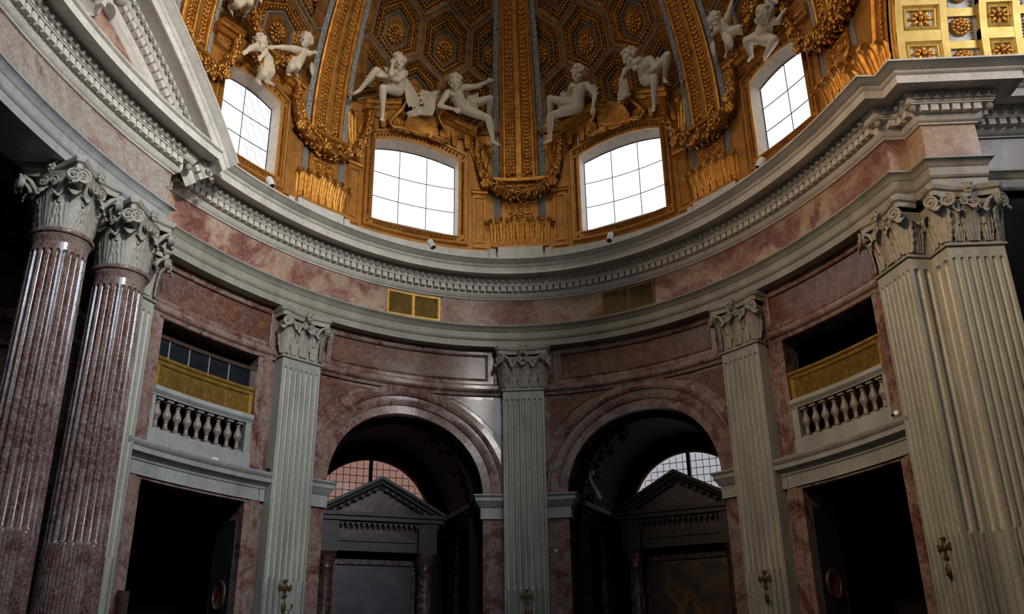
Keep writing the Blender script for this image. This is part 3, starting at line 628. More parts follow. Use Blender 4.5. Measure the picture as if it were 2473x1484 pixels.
column(-7.83, 2.89, 'left red marble fluted column nearest the picture edge'); column(-7.45, 4.41, 'right red marble fluted column in front of the pale pilaster')

# ---------------------------------------------------------------- altar entablature and curved pediment
alt = thing('altar_pediment', 'curved marble entablature and arched pediment over the red altar columns', 'pediment', P(-16.5, 10.4, 0.5))
obj('architrave', plan_sweep(ALT, [(-0.95, 10.47)]+ARCHI[1:-1]+[(0.0, 11.06)]), M['sill'], alt, smooth=True)
obj('frieze', plan_sweep(ALT, FRZ), M['frieze_grey'], alt, smooth=True)
ac = obj('cornice', plan_sweep(ALT, CORN_ALT+[(-0.7, 12.6)]), M['pale'], alt, smooth=True)
def row_rel(parent, name, me, path, off, z, step, trim=0.0):
    w = wloc(parent)
    for p, a in along(offset_line(path, off), step, trim=trim): inst(name, me, parent, Matrix.Translation((p.x-w.x, p.y-w.y, z-w.z)) @ R3(a))
vis = [p for p in ALT[:-1] if p.y > -0.6]
row_rel(ac, 'dentil', DEN, vis, 0.155, 12.0, 0.191, 0.0); row_rel(ac, 'egg', EGG, vis, 0.345, 12.222, 0.191, 0.05)
q = offset_line(ALT, 0.24)[-2]; w_ = wloc(ac); inst('pinecone', CONE, ac, Matrix.Translation((q.x-w_.x, q.y-w_.y, 12.07-w_.z)))
PC_S, PC_Z, PA1 = -16.5, 6.60, math.asin((12.60-6.60)/8.73)
def prad(r, a, off): return P(PC_S+r*math.cos(a), PC_Z+r*math.sin(a), ALT_OFF+off)
mb = MB(); prof = [(z-3.97, o) for o, z in CORN]; prof[-1] = (8.74, -0.9)
prof = [(7.82, 0.0)]+prof[1:]
def clipz(r, a):                                        # stop on the flat cornice
    return r
rows = []
aend = PA1-0.035
for a in lin(aend, 1.62, 40): rows.append([prad(r, a, o) for r, o in prof])
mb.grid(rows); mb.poly(rows[0])
rc = obj('raking_cornice', mb, M['pale'], alt, smooth=True)
w_ = wloc(rc)
for nm, me, r0, o0 in (('dentil', DEN, 8.03, 0.155), ('egg', EGG, 8.252, 0.345)):
    da = 0.191/r0; a = 0.735 if nm == 'dentil' else 0.715
    while a < 1.30:
        p = prad(r0, a, o0); p2 = prad(r0, a+0.01, o0); p3 = prad(r0+0.05, a, o0); p4 = prad(r0, a, o0-0.1)
        ex = (p-p2).normalized(); ez = (p3-p).normalized(); ey = ez.cross(ex).normalized()
        inst(nm, me, rc, Matrix(((ex.x, ey.x, ez.x, p.x-w_.x), (ex.y, ey.y, ez.y, p.y-w_.y), (ex.z, ey.z, ez.z, p.z-w_.z), (0, 0, 0, 1)))); a += da
mb = MB(); rows = []
for s in lin(-20, -9.9, 50):
    zt = PC_Z+math.sqrt(max(0, 7.95**2-(s-PC_S)**2)); rows.append([P(s, 12.4, ALT_OFF+0.0), P(s, max(12.5, zt), ALT_OFF+0.0)])
mb.grid(rows); obj('tympanum', mb, M['frieze'], alt)
# inner concave return of the broken pediment with its moulding and ball
cp = [(-14.02, 13.98), (-14.08, 13.74), (-14.22, 13.56), (-14.45, 13.42), (-14.75, 13.33), (-15.1, 13.30), (-15.5, 13.34)]
obj('inner_moulding', wall_sweep(cp[::-1], [(0, 0.5), (0.0, 0.56), (0.05, 0.58), (0.12, 0.66), (0.17, 0.72), (0.18, 0.74), (0.19, 0.5)], fn=P, sub=False), M['pale'], alt, smooth=True)
mb = MB()
for k in range(4):
    mb.merge(slab(-14.45-0.22*k, -14.32-0.22*k, 13.62, 13.8, 0.6, 0.86))
obj('inner_dentils', mb, M['pale'], alt)
bl = MB(); c = P(-14.02, 14.02, ALT_OFF+0.42); bl.ball(c, 0.13, 12, 8); obj('pinecone', bl, M['cap'], alt, smooth='all')
# altar niche behind the columns
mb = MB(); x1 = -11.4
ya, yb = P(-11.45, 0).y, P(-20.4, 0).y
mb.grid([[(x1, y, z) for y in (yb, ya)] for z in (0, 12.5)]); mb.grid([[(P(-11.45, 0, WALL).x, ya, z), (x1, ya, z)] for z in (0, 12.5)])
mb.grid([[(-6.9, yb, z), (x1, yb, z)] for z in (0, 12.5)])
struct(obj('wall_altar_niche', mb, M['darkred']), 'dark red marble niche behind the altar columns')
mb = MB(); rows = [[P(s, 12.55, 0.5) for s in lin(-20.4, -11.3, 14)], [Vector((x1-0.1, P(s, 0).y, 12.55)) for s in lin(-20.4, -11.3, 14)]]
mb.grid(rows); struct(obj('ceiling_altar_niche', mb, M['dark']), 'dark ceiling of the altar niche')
for z0, z1, mt in ((8.55, 8.75, 'red'), (8.0, 8.1, 'red'), (6.0, 6.12, 'bronze')):
    b = MB(); b.box(x1, x1+0.12, yb, ya, z0, z1); b.box(x1, -8.4, ya-0.12, ya, z0, z1); struct(obj('trim_niche', b, M[mt]))
ap = thing('altar_painting', 'blue toned altar painting in a gilt frame behind the left column', 'painting', (x1+0.1, 1.0, 4.0))
b = MB(); b.box(x1+0.02, x1+0.08, -1.6, 3.0, 3.0, 8.3); obj('canvas', b, M['paint_blue'], ap)
for y0, y1, z0, z1 in ((-1.85, -1.6, 2.8, 8.5), (3.0, 3.25, 2.8, 8.5), (-1.6, 3.0, 2.8, 3.0), (-1.6, 3.0, 8.3, 8.5)):
    b = MB(); b.box(x1+0.02, x1+0.2, y0, y1, z0, z1); obj('frame', b, M['brass'], ap)
# ---------------------------------------------------------------- windows of the drum, dome shell, coffers, ribs
def win_path(c, hw, z0, z1, rise, n=13, open_=True):
    """counter-clockwise outline with a flat segmental head"""
    r = (hw*hw+rise*rise)/(2*rise); zc = z1+rise-r; a = math.asin(hw/r)
    arc = [(c+r*math.sin(x), zc+r*math.cos(x)) for x in lin(a, -a, n)]
    return [(c-hw, z0), (c+hw, z0)]+arc
def win_top(c, hw, z1, rise, s):
    r = (hw*hw+rise*rise)/(2*rise); d = min(abs(s-c), hw); return z1+rise-r+math.sqrt(r*r-d*d)
WIN = [(-8.53, 0.95, 13.78, 15.97, 0.20, 2, 'window_1', 'narrow arched window above the curved pediment'), (-3.14, 1.31, 13.78, 16.30, 0.28, 3, 'window_2', 'wide arched window left of the centre rib'),
       (3.14, 1.31, 13.78, 16.30, 0.28, 3, 'window_3', 'wide arched window right of the centre rib'), (8.55, 0.95, 13.78, 15.97, 0.20, 2, 'window_4', 'narrow arched window near the entrance vault')]
RIBS = [(0.0, 0.095), (-0.672, 0.070), (0.672, 0.070), (-1.095, 0.057), (1.095, 0.057)]
ZD = 13.2
def arch_y(y): return 12.7+math.sqrt(max(0, 4.12**2-y*y)) if abs(y) < 4.12 else ZD
def shell_sector(mb, s0, s1, win=None, ztop=24, arch=False, ds=0.3):
    brk = set(lin(s0, s1, max(2, int((s1-s0)/ds)+2)))
    if win: c, hw = win[:2]; brk |= set(lin(c-hw, c+hw, 13))
    if arch:
        for y in (4.119, -4.119, 3.9, 3.4, 2.5, 1.2, 0, -1.2, -2.5, -3.4, -3.9):
            s = S(math.acos(y/A0)); 
            if s0 < s < s1: brk.add(s)
    ss = sorted(x for x in brk if s0-1e-6 <= x <= s1+1e-6)
    for a, b in zip(ss[:-1], ss[1:]):
        if b-a < 1e-5: continue
        m = (a+b)/2
        if win and abs(m-win[0]) < win[1]:
            mb.grid([[PD(a, z), PD(b, z)] for z in (ZD, win[2])]); za, zb = [win_top(win[0], win[1], win[3], win[4], x) for x in (a, b)]
        elif arch: za, zb = arch_y(P(a, 0).y), arch_y(P(b, 0).y)
        else: za = zb = ZD
        n = 14; mb.grid([[PD(a, za+(17.3-za)*k/5), PD(b, zb+(17.3-zb)*k/5)] for k in range(6)])
    return mb
dome = MB()
R_ = lambda t: S(t)
secs = [(R_(-1.095), R_(-0.672), WIN[0], False), (R_(-0.672), 0.0, WIN[1], False), (0.0, R_(0.672), WIN[2], False), (R_(0.672), R_(1.095), WIN[3], False), (R_(1.095), S(math.acos(-5.2/A0)), None, True),
        (R_(-1.9), R_(-1.095), None, False)]
for s0, s1, w, ar in secs: shell_sector(dome, s0, s1, w, arch=ar)
# rear half behind the viewer, left without windows
sb0, sb1 = S(math.acos(-5.2/A0)), SMAX
for sg in (1, -1):
    lo, hi = (sb0 if sg > 0 else S(1.9)), SMAX
    wb = [None, None]
    cuts = [(SMAX-5.6, SMAX, wb[0]), (lo, SMAX-5.6, wb[1])]
    for a, b, w in cuts:
        m2 = MB(); shell_sector(m2, a, b, w)
        if sg < 0: m2 = MB(); shell_sector(m2, -b, -a, None)
        dome.merge(m2)
ceil = struct(obj('ceiling', dome, M['gold_wall'], smooth=True), 'gilded drum and coffered oval dome')
# closed backing behind the coffers up to the lantern opening
bk = MB(); zz = [17.2, 18, 19, 20, 21, 21.6, 22.2, 22.8, 23.3, 23.6, 23.9]
bk.grid([[PD(s, z, -0.42 if z < 21.5 else -0.3) for s in lin(-SMAX, SMAX, 161)] for z in zz])
bk.grid([[PD(s, 23.9, 0) for s in lin(-SMAX, SMAX, 161)], [Vector((0.02*math.sin(T(s)), 0.02*math.cos(T(s)), 24.2)) for s in lin(-SMAX, SMAX, 161)]])
bk.grid([[PD(s, 17.28, 0.0) for s in lin(-SMAX, SMAX, 161)], [PD(s, 17.2, -0.42) for s in lin(-SMAX, SMAX, 161)]])
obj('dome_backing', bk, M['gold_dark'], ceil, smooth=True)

def hexpts(t0, z0, k, hw=0.090, ha=0.905, hs=0.45):
    pts = [(0, ha), (-hw, hs), (-hw, -hs), (0, -ha), (hw, -hs), (hw, hs)]
    out = []
    for i in range(6):
        a, b = pts[i], pts[(i+1) % 6]
        for f in (0, 0.34, 0.67): out.append((a[0]*(1-f)+b[0]*f, a[1]*(1-f)+b[1]*f))
    # inset by real width: k in metres
    return [(t0+x*max(0.05, (1-k/(hw*8.6))), z0+y*max(0.05, (1-k/ha*0.98))) for x, y in out]
def PT(t, z, off): return Vector(((B0-domeoff(z)-off)*math.sin(t), (A0-domeoff(z)-off)*math.cos(t), z))
ros = MB()
for k in range(12):
    a = k*pi/6; ros.ball((0.19*math.cos(a), -0.05, 0.22*math.sin(a)), (0.045, 0.04, 0.075), 6, 4, Matrix.Rotation(pi/2-a, 3, 'Y'))
for k in range(8):
    a = k*pi/4+0.2; ros.ball((0.10*math.cos(a), -0.08, 0.11*math.sin(a)), (0.035, 0.035, 0.055), 6, 4, Matrix.Rotation(pi/2-a, 3, 'Y'))
ros.ball((0, -0.09, 0), (0.055, 0.05, 0.055), 8, 5); ros.lathe([(0.001, 0), (0.25, 0)], n=12); ros.v[-24:] = [(x, -z-0.02, y*1.12) for x, y, z in ros.v[-24:]]
ROS = mesh('rosette', ros, M['gold_leaf'], 'all')
stud = MB(); stud.ball((0, 0, 0), (0.035, 0.03, 0.045), 5, 4); 
def coffer(t0, z0):
    def ringgrid(levels, mat, name, parent, sm=False):
        m2 = MB(); m2.grid([[PT(t, z, o) for t, z in hexpts(t0, z0, k)] for k, o in levels], close_u=True)
        return obj(name, m2, mat, parent, smooth=sm)
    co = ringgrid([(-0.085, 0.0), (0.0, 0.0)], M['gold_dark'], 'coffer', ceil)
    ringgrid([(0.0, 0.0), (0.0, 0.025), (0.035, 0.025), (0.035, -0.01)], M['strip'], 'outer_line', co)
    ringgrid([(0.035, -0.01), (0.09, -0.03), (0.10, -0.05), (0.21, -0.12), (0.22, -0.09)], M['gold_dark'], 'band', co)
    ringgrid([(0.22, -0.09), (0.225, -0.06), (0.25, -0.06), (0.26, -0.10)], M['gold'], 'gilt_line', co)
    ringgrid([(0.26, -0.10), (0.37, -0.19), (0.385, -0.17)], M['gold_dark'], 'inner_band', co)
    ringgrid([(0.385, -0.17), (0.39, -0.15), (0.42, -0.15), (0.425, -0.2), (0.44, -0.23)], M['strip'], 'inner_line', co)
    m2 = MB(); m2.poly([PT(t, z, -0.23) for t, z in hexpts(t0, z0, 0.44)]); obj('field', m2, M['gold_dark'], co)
    m2 = MB()
    for k, o, st in ((0.15, -0.06, 0.13), (0.31, -0.11, 0.12)):
        line = [PT(t, z, o) for t, z in hexpts(t0, z0, k)]; line.append(line[0]); acc = 0.0
        for a, b in zip(line[:-1], line[1:]):
            L = (b-a).length; n = max(1, round(L/st))
            for j in range(n): m2.ball(a.lerp(b, (j+0.5)/n), (0.031, 0.031, 0.043), 5, 3)
    stuff(obj('studs', m2, M['gold_leaf'], co, smooth='all'))
    p = PT(t0, z0-0.05, -0.2); s = S(t0)
    dz = domeoff(z0+0.1)-domeoff(z0-0.1); tilt = math.atan2(dz, 0.2)
    inst('rosette', ROS, co, Matrix.Translation(p-wloc(co)) @ R3(wang(s)) @ Matrix.Rotation(tilt, 4, 'X'))
    return co
fill = MB()
for sg in (-1, 1):
    for t0 in (0.094, 0.29, 0.486, 0.664): fill.poly([PT(sg*(t0-0.1), 17.2, 0.0), PT(sg*(t0+0.1), 17.2, 0.0), PT(sg*t0, 17.72, 0.0)])
    for ta, tb in ((0.572, 0.612), (0.735, 0.778)): fill.grid([[PT(sg*t, z, -0.005) for t in (ta, tb)] for z in lin(17.2, 22, 18)])
    for t0 in (0.76, 0.96): fill.poly([PT(sg*(t0-0.1), 17.0, 0.0), PT(sg*(t0+0.1), 17.0, 0.0), PT(sg*t0, 17.5, 0.0)])
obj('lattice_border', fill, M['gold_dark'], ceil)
for row, z0 in ((0, 18.17), (1, 19.6), (2, 21.03)):
    for sg in (-1, 1):
        for k in range(4):
            t0 = sg*(0.094+0.196*k) if row % 2 else sg*(0.192+0.196*k)-0.0
            if row % 2 == 0 and k == 3: continue
            if abs(t0) > 0.62: continue
            coffer(t0, z0)
    if row % 2 == 0: coffer(0.0, z0)
for sg in (-1, 1):
    for t0, z0 in ((0.86, 17.95), (0.76, 19.38), (0.96, 19.38), (1.056, 17.95), (0.86, 20.8)): coffer(sg*t0, z0)

def petal_row(mb, fn, L, step, size, seed=0, rows=1):
    """a run of carved leaflets along fn(d, v): d metres along, v across in -1..1"""
    rnd = random.Random(seed); n = int(L/step)
    for k in range(n):
        for e in (-1, 0, 1):
            p = fn((k+0.5+0.25*abs(e))*step, 0.62*e); a = 0.6*e
            sz = size*(0.85+0.3*rnd.random())
            mb.ball(p, (sz*0.5, sz*0.42, sz*(0.8 if e else 0.55)), 5, 3, Matrix.Rotation(a, 3, 'Y'))
    return mb
def rib(tc, hw, label):
    """gilded rib climbing the dome between grey carved strips"""
    zs = lin(15.66, 22.2, 30)
    def Q(f, z, o): return PT(tc+hw*f, z, o)
    r = obj('rib', MB().grid([[Q(f, z, o) for f, o in ((-0.73, 0.02), (-0.72, 0.12), (-0.66, 0.14), (-0.62, 0.12), (-0.58, 0.15), (-0.52, 0.15), (-0.48, 0.09), (-0.16, 0.09), (-0.15, 0.16), (-0.10, 0.19), (0.10, 0.19), (0.15, 0.16), (0.16, 0.09), (0.48, 0.09), (0.52, 0.15), (0.58, 0.15), (0.62, 0.12), (0.66, 0.14), (0.72, 0.12), (0.73, 0.02))] for z in zs]), M['gold'], ceil, smooth=35)
    for e in (-1, 1):
        obj('grey_strip', MB().grid([[Q(e*f, z, o) for f, o in ((0.73, 0.0), (0.74, 0.03), (0.78, 0.05), (0.98, 0.05), (1.0, 0.03), (1.0, -0.1))] for z in zs]), M['carved'], r)
        m2 = MB(); mw = hw*9*0.32
        def fn(d, v):
            z = 15.75+d*0.92; return Q(e*(0.32+0.15*v), z, 0.10)
        petal_row(m2, fn, 6.6, 0.13, 0.085, seed=int(abs(tc)*99)+e)
        stuff(obj('leaf_band', m2, M['gold_leaf'], r, smooth='all'))
    # ledge under the rib
    s0 = S(tc); w = (S(tc+hw)-S(tc-hw))/2
    led = [(0, 15.44), (0.16, 15.44), (0.16, 15.50), (0.19, 15.51), (0.24, 15.56), (0.27, 15.57), (0.27, 15.63), (0.2, 15.66), (0.2, 15.72), (0.05, 15.73)]
    obj('ledge', slabprof(s0-w*1.02, s0+w*1.02, led), M['gold'], r, smooth=35)
    # fruit and flower at the foot of the rib
    m2 = MB()
    for k in range(9): m2.ball(Q(-0.4+0.1*k, 15.85+0.08*math.sin(k), 0.14), (0.07, 0.07, 0.08), 6, 4)
    stuff(obj('foot_flowers', m2, M['gold_leaf'], r, smooth='all'))
    return r
def slabprof(s0, s1, prof, fn=PD, mb=None, ends=True):       # prof [(off, z)] run along the wall, with end caps
    mb = mb or MB(); ns = max(2, int((s1-s0)/0.3)+2); rows = [[fn(s, z, o) for o, z in prof] for s in lin(s0, s1, ns)]
    mb.grid(rows)
    if ends: mb.poly(rows[0]); mb.poly(rows[-1][::-1])
    return mb
for tc, hw in RIBS: rib(tc, hw, '')
# grey panels and gilt pier below each rib
for tc, hw in RIBS:
    s0 = S(tc); w = (S(tc+hw)-S(tc-hw))/2
    pi_ = obj('drum_pier', slabprof(s0-w*0.66, s0+w*0.66, [(0, 13.3), (0.08, 13.3), (0.08, 15.5), (0, 15.5)]), M['gold_wall'], ceil)
    for e in (-1, 1):
        a, b = sorted((s0+e*w*0.70, s0+e*w*0.96)); obj('grey_strip', slabprof(a, b, [(0, 13.9), (0.03, 13.9), (0.03, 15.46), (0, 15.46)]), M['strip'], pi_)
        a, b = sorted((s0+e*w*1.04, s0+e*w*1.30)); 
    obj('drum_base', slabprof(s0-w*1.05, s0+w*1.05, [(0, 13.40), (0.22, 13.41), (0.22, 13.5), (0.17, 13.52), (0.12, 13.56), (0, 13.58)]), M['gold_wall'], pi_)

def lead_bar(mb, a, b, r=0.016): mb.tube([a, b], r, 5, False); return mb
def window(c, hw, z0, z1, rise, cols, name, label):
    g0 = WALL; ghw = hw-0.075; gz0, gz1 = z0+0.1, z1-0.07; gr = rise*0.85
    w = struct(empty(name, P(c, z0, g0)), label)
    inner = win_path(c, hw, z0, z1, rise); glass = [(c+(s-c)*ghw/hw, gz0 if z == z0 else win_top(c, ghw, gz1, gr, c+(s-c)*ghw/hw)) for s, z in inner]
    mb = MB(); a_ = dense(inner, 9, True)
    mb.grid([[PD(s, z, 0.0) for s, z in inner], [P(s, z, g0) for s, z in glass]], close_u=True)
    obj('reveal', mb, M['umber'], w)
    # gilt frame with an ornamented band
    fr = [(0.0, 0.0), (0.0, 0.06), (-0.05, 0.07), (-0.06, 0.03), (-0.2, 0.05), (-0.21, 0.10), (-0.27, 0.11), (-0.29, 0.05), (-0.30, 0.0)]
    obj('frame', wall_sweep(inner, fr, True, fn=PD), M['gold_wall'], w, smooth=30)
    band = MB(); ln = dense(inner, 0.085, True); ms = miters([Vector(p) for p in ln], True)
    for p, m in zip(ln, ms):
        q = PD(p.x-m.x*0.13, p.y-m.y*0.13, 0.05); band.ball(q, (0.04, 0.025, 0.055), 5, 3, Matrix.Rotation(0.6, 3, 'Y'))
    stuff(obj('frame_ornament', band, M['gold_dark'], w, smooth='all'))
    # panes and lead bars
    xs = lin(c-ghw, c+ghw, cols+1); zs = [gz0, gz0+(gz1-gz0)*0.36, gz0+(gz1-gz0)*0.70, None]
    for i in range(cols):
        for j in range(3):
            a, b = xs[i], xs[i+1]; lo = zs[j]; mb = MB()
            top = lambda s: win_top(c, ghw, gz1, gr, s) if j == 2 else zs[j+1]
            sub = lin(a, b, 5); mb.grid([[P(s, lo, g0) for s in sub], [P(s, top(s), g0) for s in sub]]); obj('pane', mb, M['glass'], w)
    bars = MB()
    for i in range(1, cols): bars.tube([P(xs[i], gz0, g0+0.01), P(xs[i], win_top(c, ghw, gz1, gr, xs[i]), g0+0.01)], 0.012, 5, False)
    for j in (1, 2): bars.tube([P(s, zs[j], g0+0.01) for s in lin(c-ghw, c+ghw, 9)], 0.012, 5, False)
    obj('glazing_bars', bars, M['lead'], w)
    rim = MB(); rim.tube([P(s, z, g0+0.01) for s, z in glass+glass[:1]], 0.018, 5, False); obj('sash_rim', rim, M['lead'], w)
    if name in ('window_1',):
        hx = MB(); r = 0.155                        # faint pattern of leaded honeycomb quarries
        for i in range(-8, 9):
            for j in range(-8, 9):
                cx, cz = c+(i+0.5*(j % 2))*r*1.74, 15.0+j*r*1.5
                if c-0.05+0.25*(15-cz) < cx < c+ghw-0.05 and gz0+0.05 < cz < win_top(c, ghw, gz1, gr, min(cx, c+ghw))-0.12:
                    q = [P(cx+r*math.sin(k*pi/3), cz+r*math.cos(k*pi/3), g0+0.005) for k in range(3)]
                    hx.tube(q, 0.006, 3, False)
        stuff(obj('leaded_quarries', hx, M['lead'], w))
    return w
for wd in WIN: window(*wd)
# gilt panels of the drum between windows and ribs
for s0, s1 in ((-5.25, -4.84), (-1.40, -0.98), (0.98, 1.40), (4.84, 5.25), (-7.25, -6.98), (6.98, 7.22), (9.85, 10.02), (-10.02, -9.85)):
    p_ = obj('drum_panel', slabprof(s0, s1, [(0, 13.45), (0.05, 13.45), (0.05, 15.3), (0, 15.3)]), M['gold_wall'], ceil)
    if s1-s0 > 0.35:
        obj('panel_border', wall_sweep(rect(s0+0.05, s1-0.05, 13.6, 15.1), [(0, 0.05), (0.0, 0.085), (0.03, 0.085), (0.05, 0.05)], True, fn=PD), M['gold'], p_)
        obj('panel_cap', slabprof(s0-0.04, s1+0.04, [(0.05, 15.2), (0.1, 15.22), (0.12, 15.28), (0.16, 15.30), (0.16, 15.34), (0, 15.36)]), M['gold'], p_)

# ---------------------------------------------------------------- entrance bay: coffered barrel vault on the right
VR, VZ = 4.1, 12.72
def V(x, a, o=0.0): return Vector((x, (VR-o)*math.cos(a), VZ+(VR-o)*math.sin(a)))
va = lin(0.0, pi, 49)
mb = MB(); mb.grid([[V(x, a, o) for x, o in ((7.8, -0.35), (7.8, 0.0), (8.0, 0.0), (8.0, -0.5), (13.4, -0.5))] for a in va])
vault = struct(obj('ceiling_entrance_vault', mb, M['gold_wall'], smooth=30), 'pale gilded coffered barrel vault over the entrance bay')
def vslab(x0, x1, a0, a1, o0, o1, mb=None):
    mb = mb or MB(); n = max(2, int((a1-a0)/0.05)+2); ring = [[V(x0, a, o0), V(x0, a, o1), V(x1, a, o1), V(x1, a, o0)] for a in lin(a0, a1, n)]
    mb.grid(ring, close_u=True); mb.poly(ring[0]); mb.poly(ring[-1][::-1]); return mb
def vframe(x0, x1, a0, a1, prof):               # moulded frame drawn inside a vault rectangle; prof [(inset, off)]
    mb = MB(); n = 8; rows = []
    for i, o in prof:
        xa, xb, aa, ab = x0+i, x1-i, a0+i/VR, a1-i/VR
        rows.append([V(x, aa, o) for x in lin(xa, xb, n)]+[V(xb, a, o) for a in lin(aa, ab, n)]+[V(x, ab, o) for x in lin(xb, xa, n)]+[V(xa, a, o) for a in lin(ab, aa, n)])
    return mb.grid(rows, close_u=True)
vros = MB()
for k in range(12): vros.ball((0.15*math.cos(k*pi/6), -0.04, 0.15*math.sin(k*pi/6)), (0.05, 0.04, 0.06), 6, 4, Matrix.Rotation(-k*pi/6, 3, 'Y'))
for k in range(7): vros.ball((0.08*math.cos(k*0.9), -0.08, 0.08*math.sin(k*0.9)), (0.045, 0.035, 0.045), 6, 4)
vros.ball((0, -0.1, 0), 0.04, 6, 4); VROS = mesh('rosette', vros, M['gold_leaf'], 'all')
vfl = MB()
for k in range(8): a = k*pi/4; vfl.ball((0.15*math.cos(a), -0.03, 0.12*math.sin(a)), (0.10, 0.03, 0.045), 6, 4, Matrix.Rotation(-a, 3, 'Y'))
vfl.ball((0, -0.06, 0), 0.05, 6, 4); VFL = mesh('flower', vfl, M['gold_leaf'], 'all')
def vplace(name, me, x, a, o, parent, sc=1):
    p = V(x, a, o)-wloc(parent); inst(name, me, parent, Matrix.Translation(p) @ Matrix.Rotation(a, 4, 'X') @ Matrix.Scale(sc, 4))
amax = 1.5
for bi, (x0, x1, kind) in enumerate(((7.9, 8.92, 'rect'), (9.02, 9.42, 'rose'), (9.55, 10.35, 'rect'), (10.5, 10.9, 'rose'))):
    st = 0.185 if kind == 'rect' else 0.165; a = 0.07
    side = 0.09
    if kind == 'rect':
        band = obj('vault_band', vslab(x0, x0+side*1.6, 0, pi, -0.3, 0.06), M['gold_pale'], vault, smooth=30); obj('vault_band', vslab(x1-side*1.6, x1, 0, pi, -0.3, 0.06), M['gold_pale'], vault, smooth=30)
        prev = 0.0
        while a < amax:
            obj('cross_band', vslab(x0, x1, prev, a, -0.3, 0.055), M['gold_pale'], vault)
            cf = obj('coffer', vframe(x0+side*1.5, x1-side*1.5, a, a+st-0.055, [(0.0, 0.055), (0.01, 0.04), (0.05, -0.01), (0.06, 0.01), (0.10, 0.03), (0.11, 0.0), (0.13, -0.02)]), M['gold_pale'], vault, smooth=30)
            m2 = MB(); m2.grid([[V(x, b, -0.02) for x in (x0+side*1.5+0.13, x1-side*1.5-0.13)] for b in (a+0.13/VR, a+st-0.055-0.13/VR)]); obj('field', m2, M['white'], cf)
            vplace('flower', VFL, (x0+x1)/2, a+(st-0.055)/2, -0.02, cf); prev = a+st-0.055; a += st
        obj('cross_band', vslab(x0, x1, prev, pi, -0.3, 0.055), M['gold_pale'], vault)
    else:
        m2 = MB(); m2.grid([[V(x, b, -0.12) for x in (x0-0.1, x1+0.13)] for b in lin(0, pi, 40)]); obj('band_field', m2, M['white'], vault)
        while a < amax:
            cf = obj('cross_band', vslab(x0-0.1, x1+0.13, a-0.07, a-0.03, -0.3, -0.05), M['gold_pale'], vault)
            vplace('rosette', VROS, (x0+x1)/2, a+0.045, -0.11, vault); a += st
        m2 = MB()
        for e in (x0-0.02, x1+0.03):
            for b in lin(0.02, amax, 90): m2.ball(V(e, b, -0.1), 0.022, 5, 3)
        stuff(obj('bead_row', m2, M['gold_leaf'], vault, smooth='all'))
# archivolt of the vault towards the oval room
def AV(r, a, x): return Vector((x, r*math.cos(a), VZ+r*math.sin(a)))
mb = MB(); rows = [[AV(4.1+n, a, x) for n, x in ((-0.06, 7.98), (0, 7.86), (0.02, 7.80), (0.12, 7.80), (0.13, 7.76), (0.30, 7.74), (0.31, 7.70), (0.46, 7.68), (0.5, 7.62), (0.58, 7.62), (0.62, 7.72), (0.75, 7.74), (0.76, 8.0))] for a in va]
mb.grid(rows); obj('archivolt', mb, M['gold'], vault, smooth=30)
m2 = MB()
for a in lin(0.0, 1.5, 60):
    for e in (0.2, 0.66): m2.ball(AV(4.1+e+0.02, a, 7.72), (0.04, 0.045, 0.05), 5, 3)
stuff(obj('archivolt_ornament', m2, M['gold_leaf'], vault, smooth='all'))
# the bay closed by a front wall with the big facade window out of view
mb = MB()
for y0, y1, z0, z1 in ((-4.6, 4.6, 0, 18),): mb.grid([[(13.4, y, z) for y in (y0, y1)] for z in (z0, z1)])
mb.grid([[(8.4, -4.6, z), (13.4, -4.6, z)] for z in (0, 13)]); mb.grid([[(8.8, 4.99, z), (14.2, 4.99, z)] for z in (10.9, 13.1)])
struct(obj('wall_front', mb, M['darkred']), 'entrance wall out of view with its facade window')
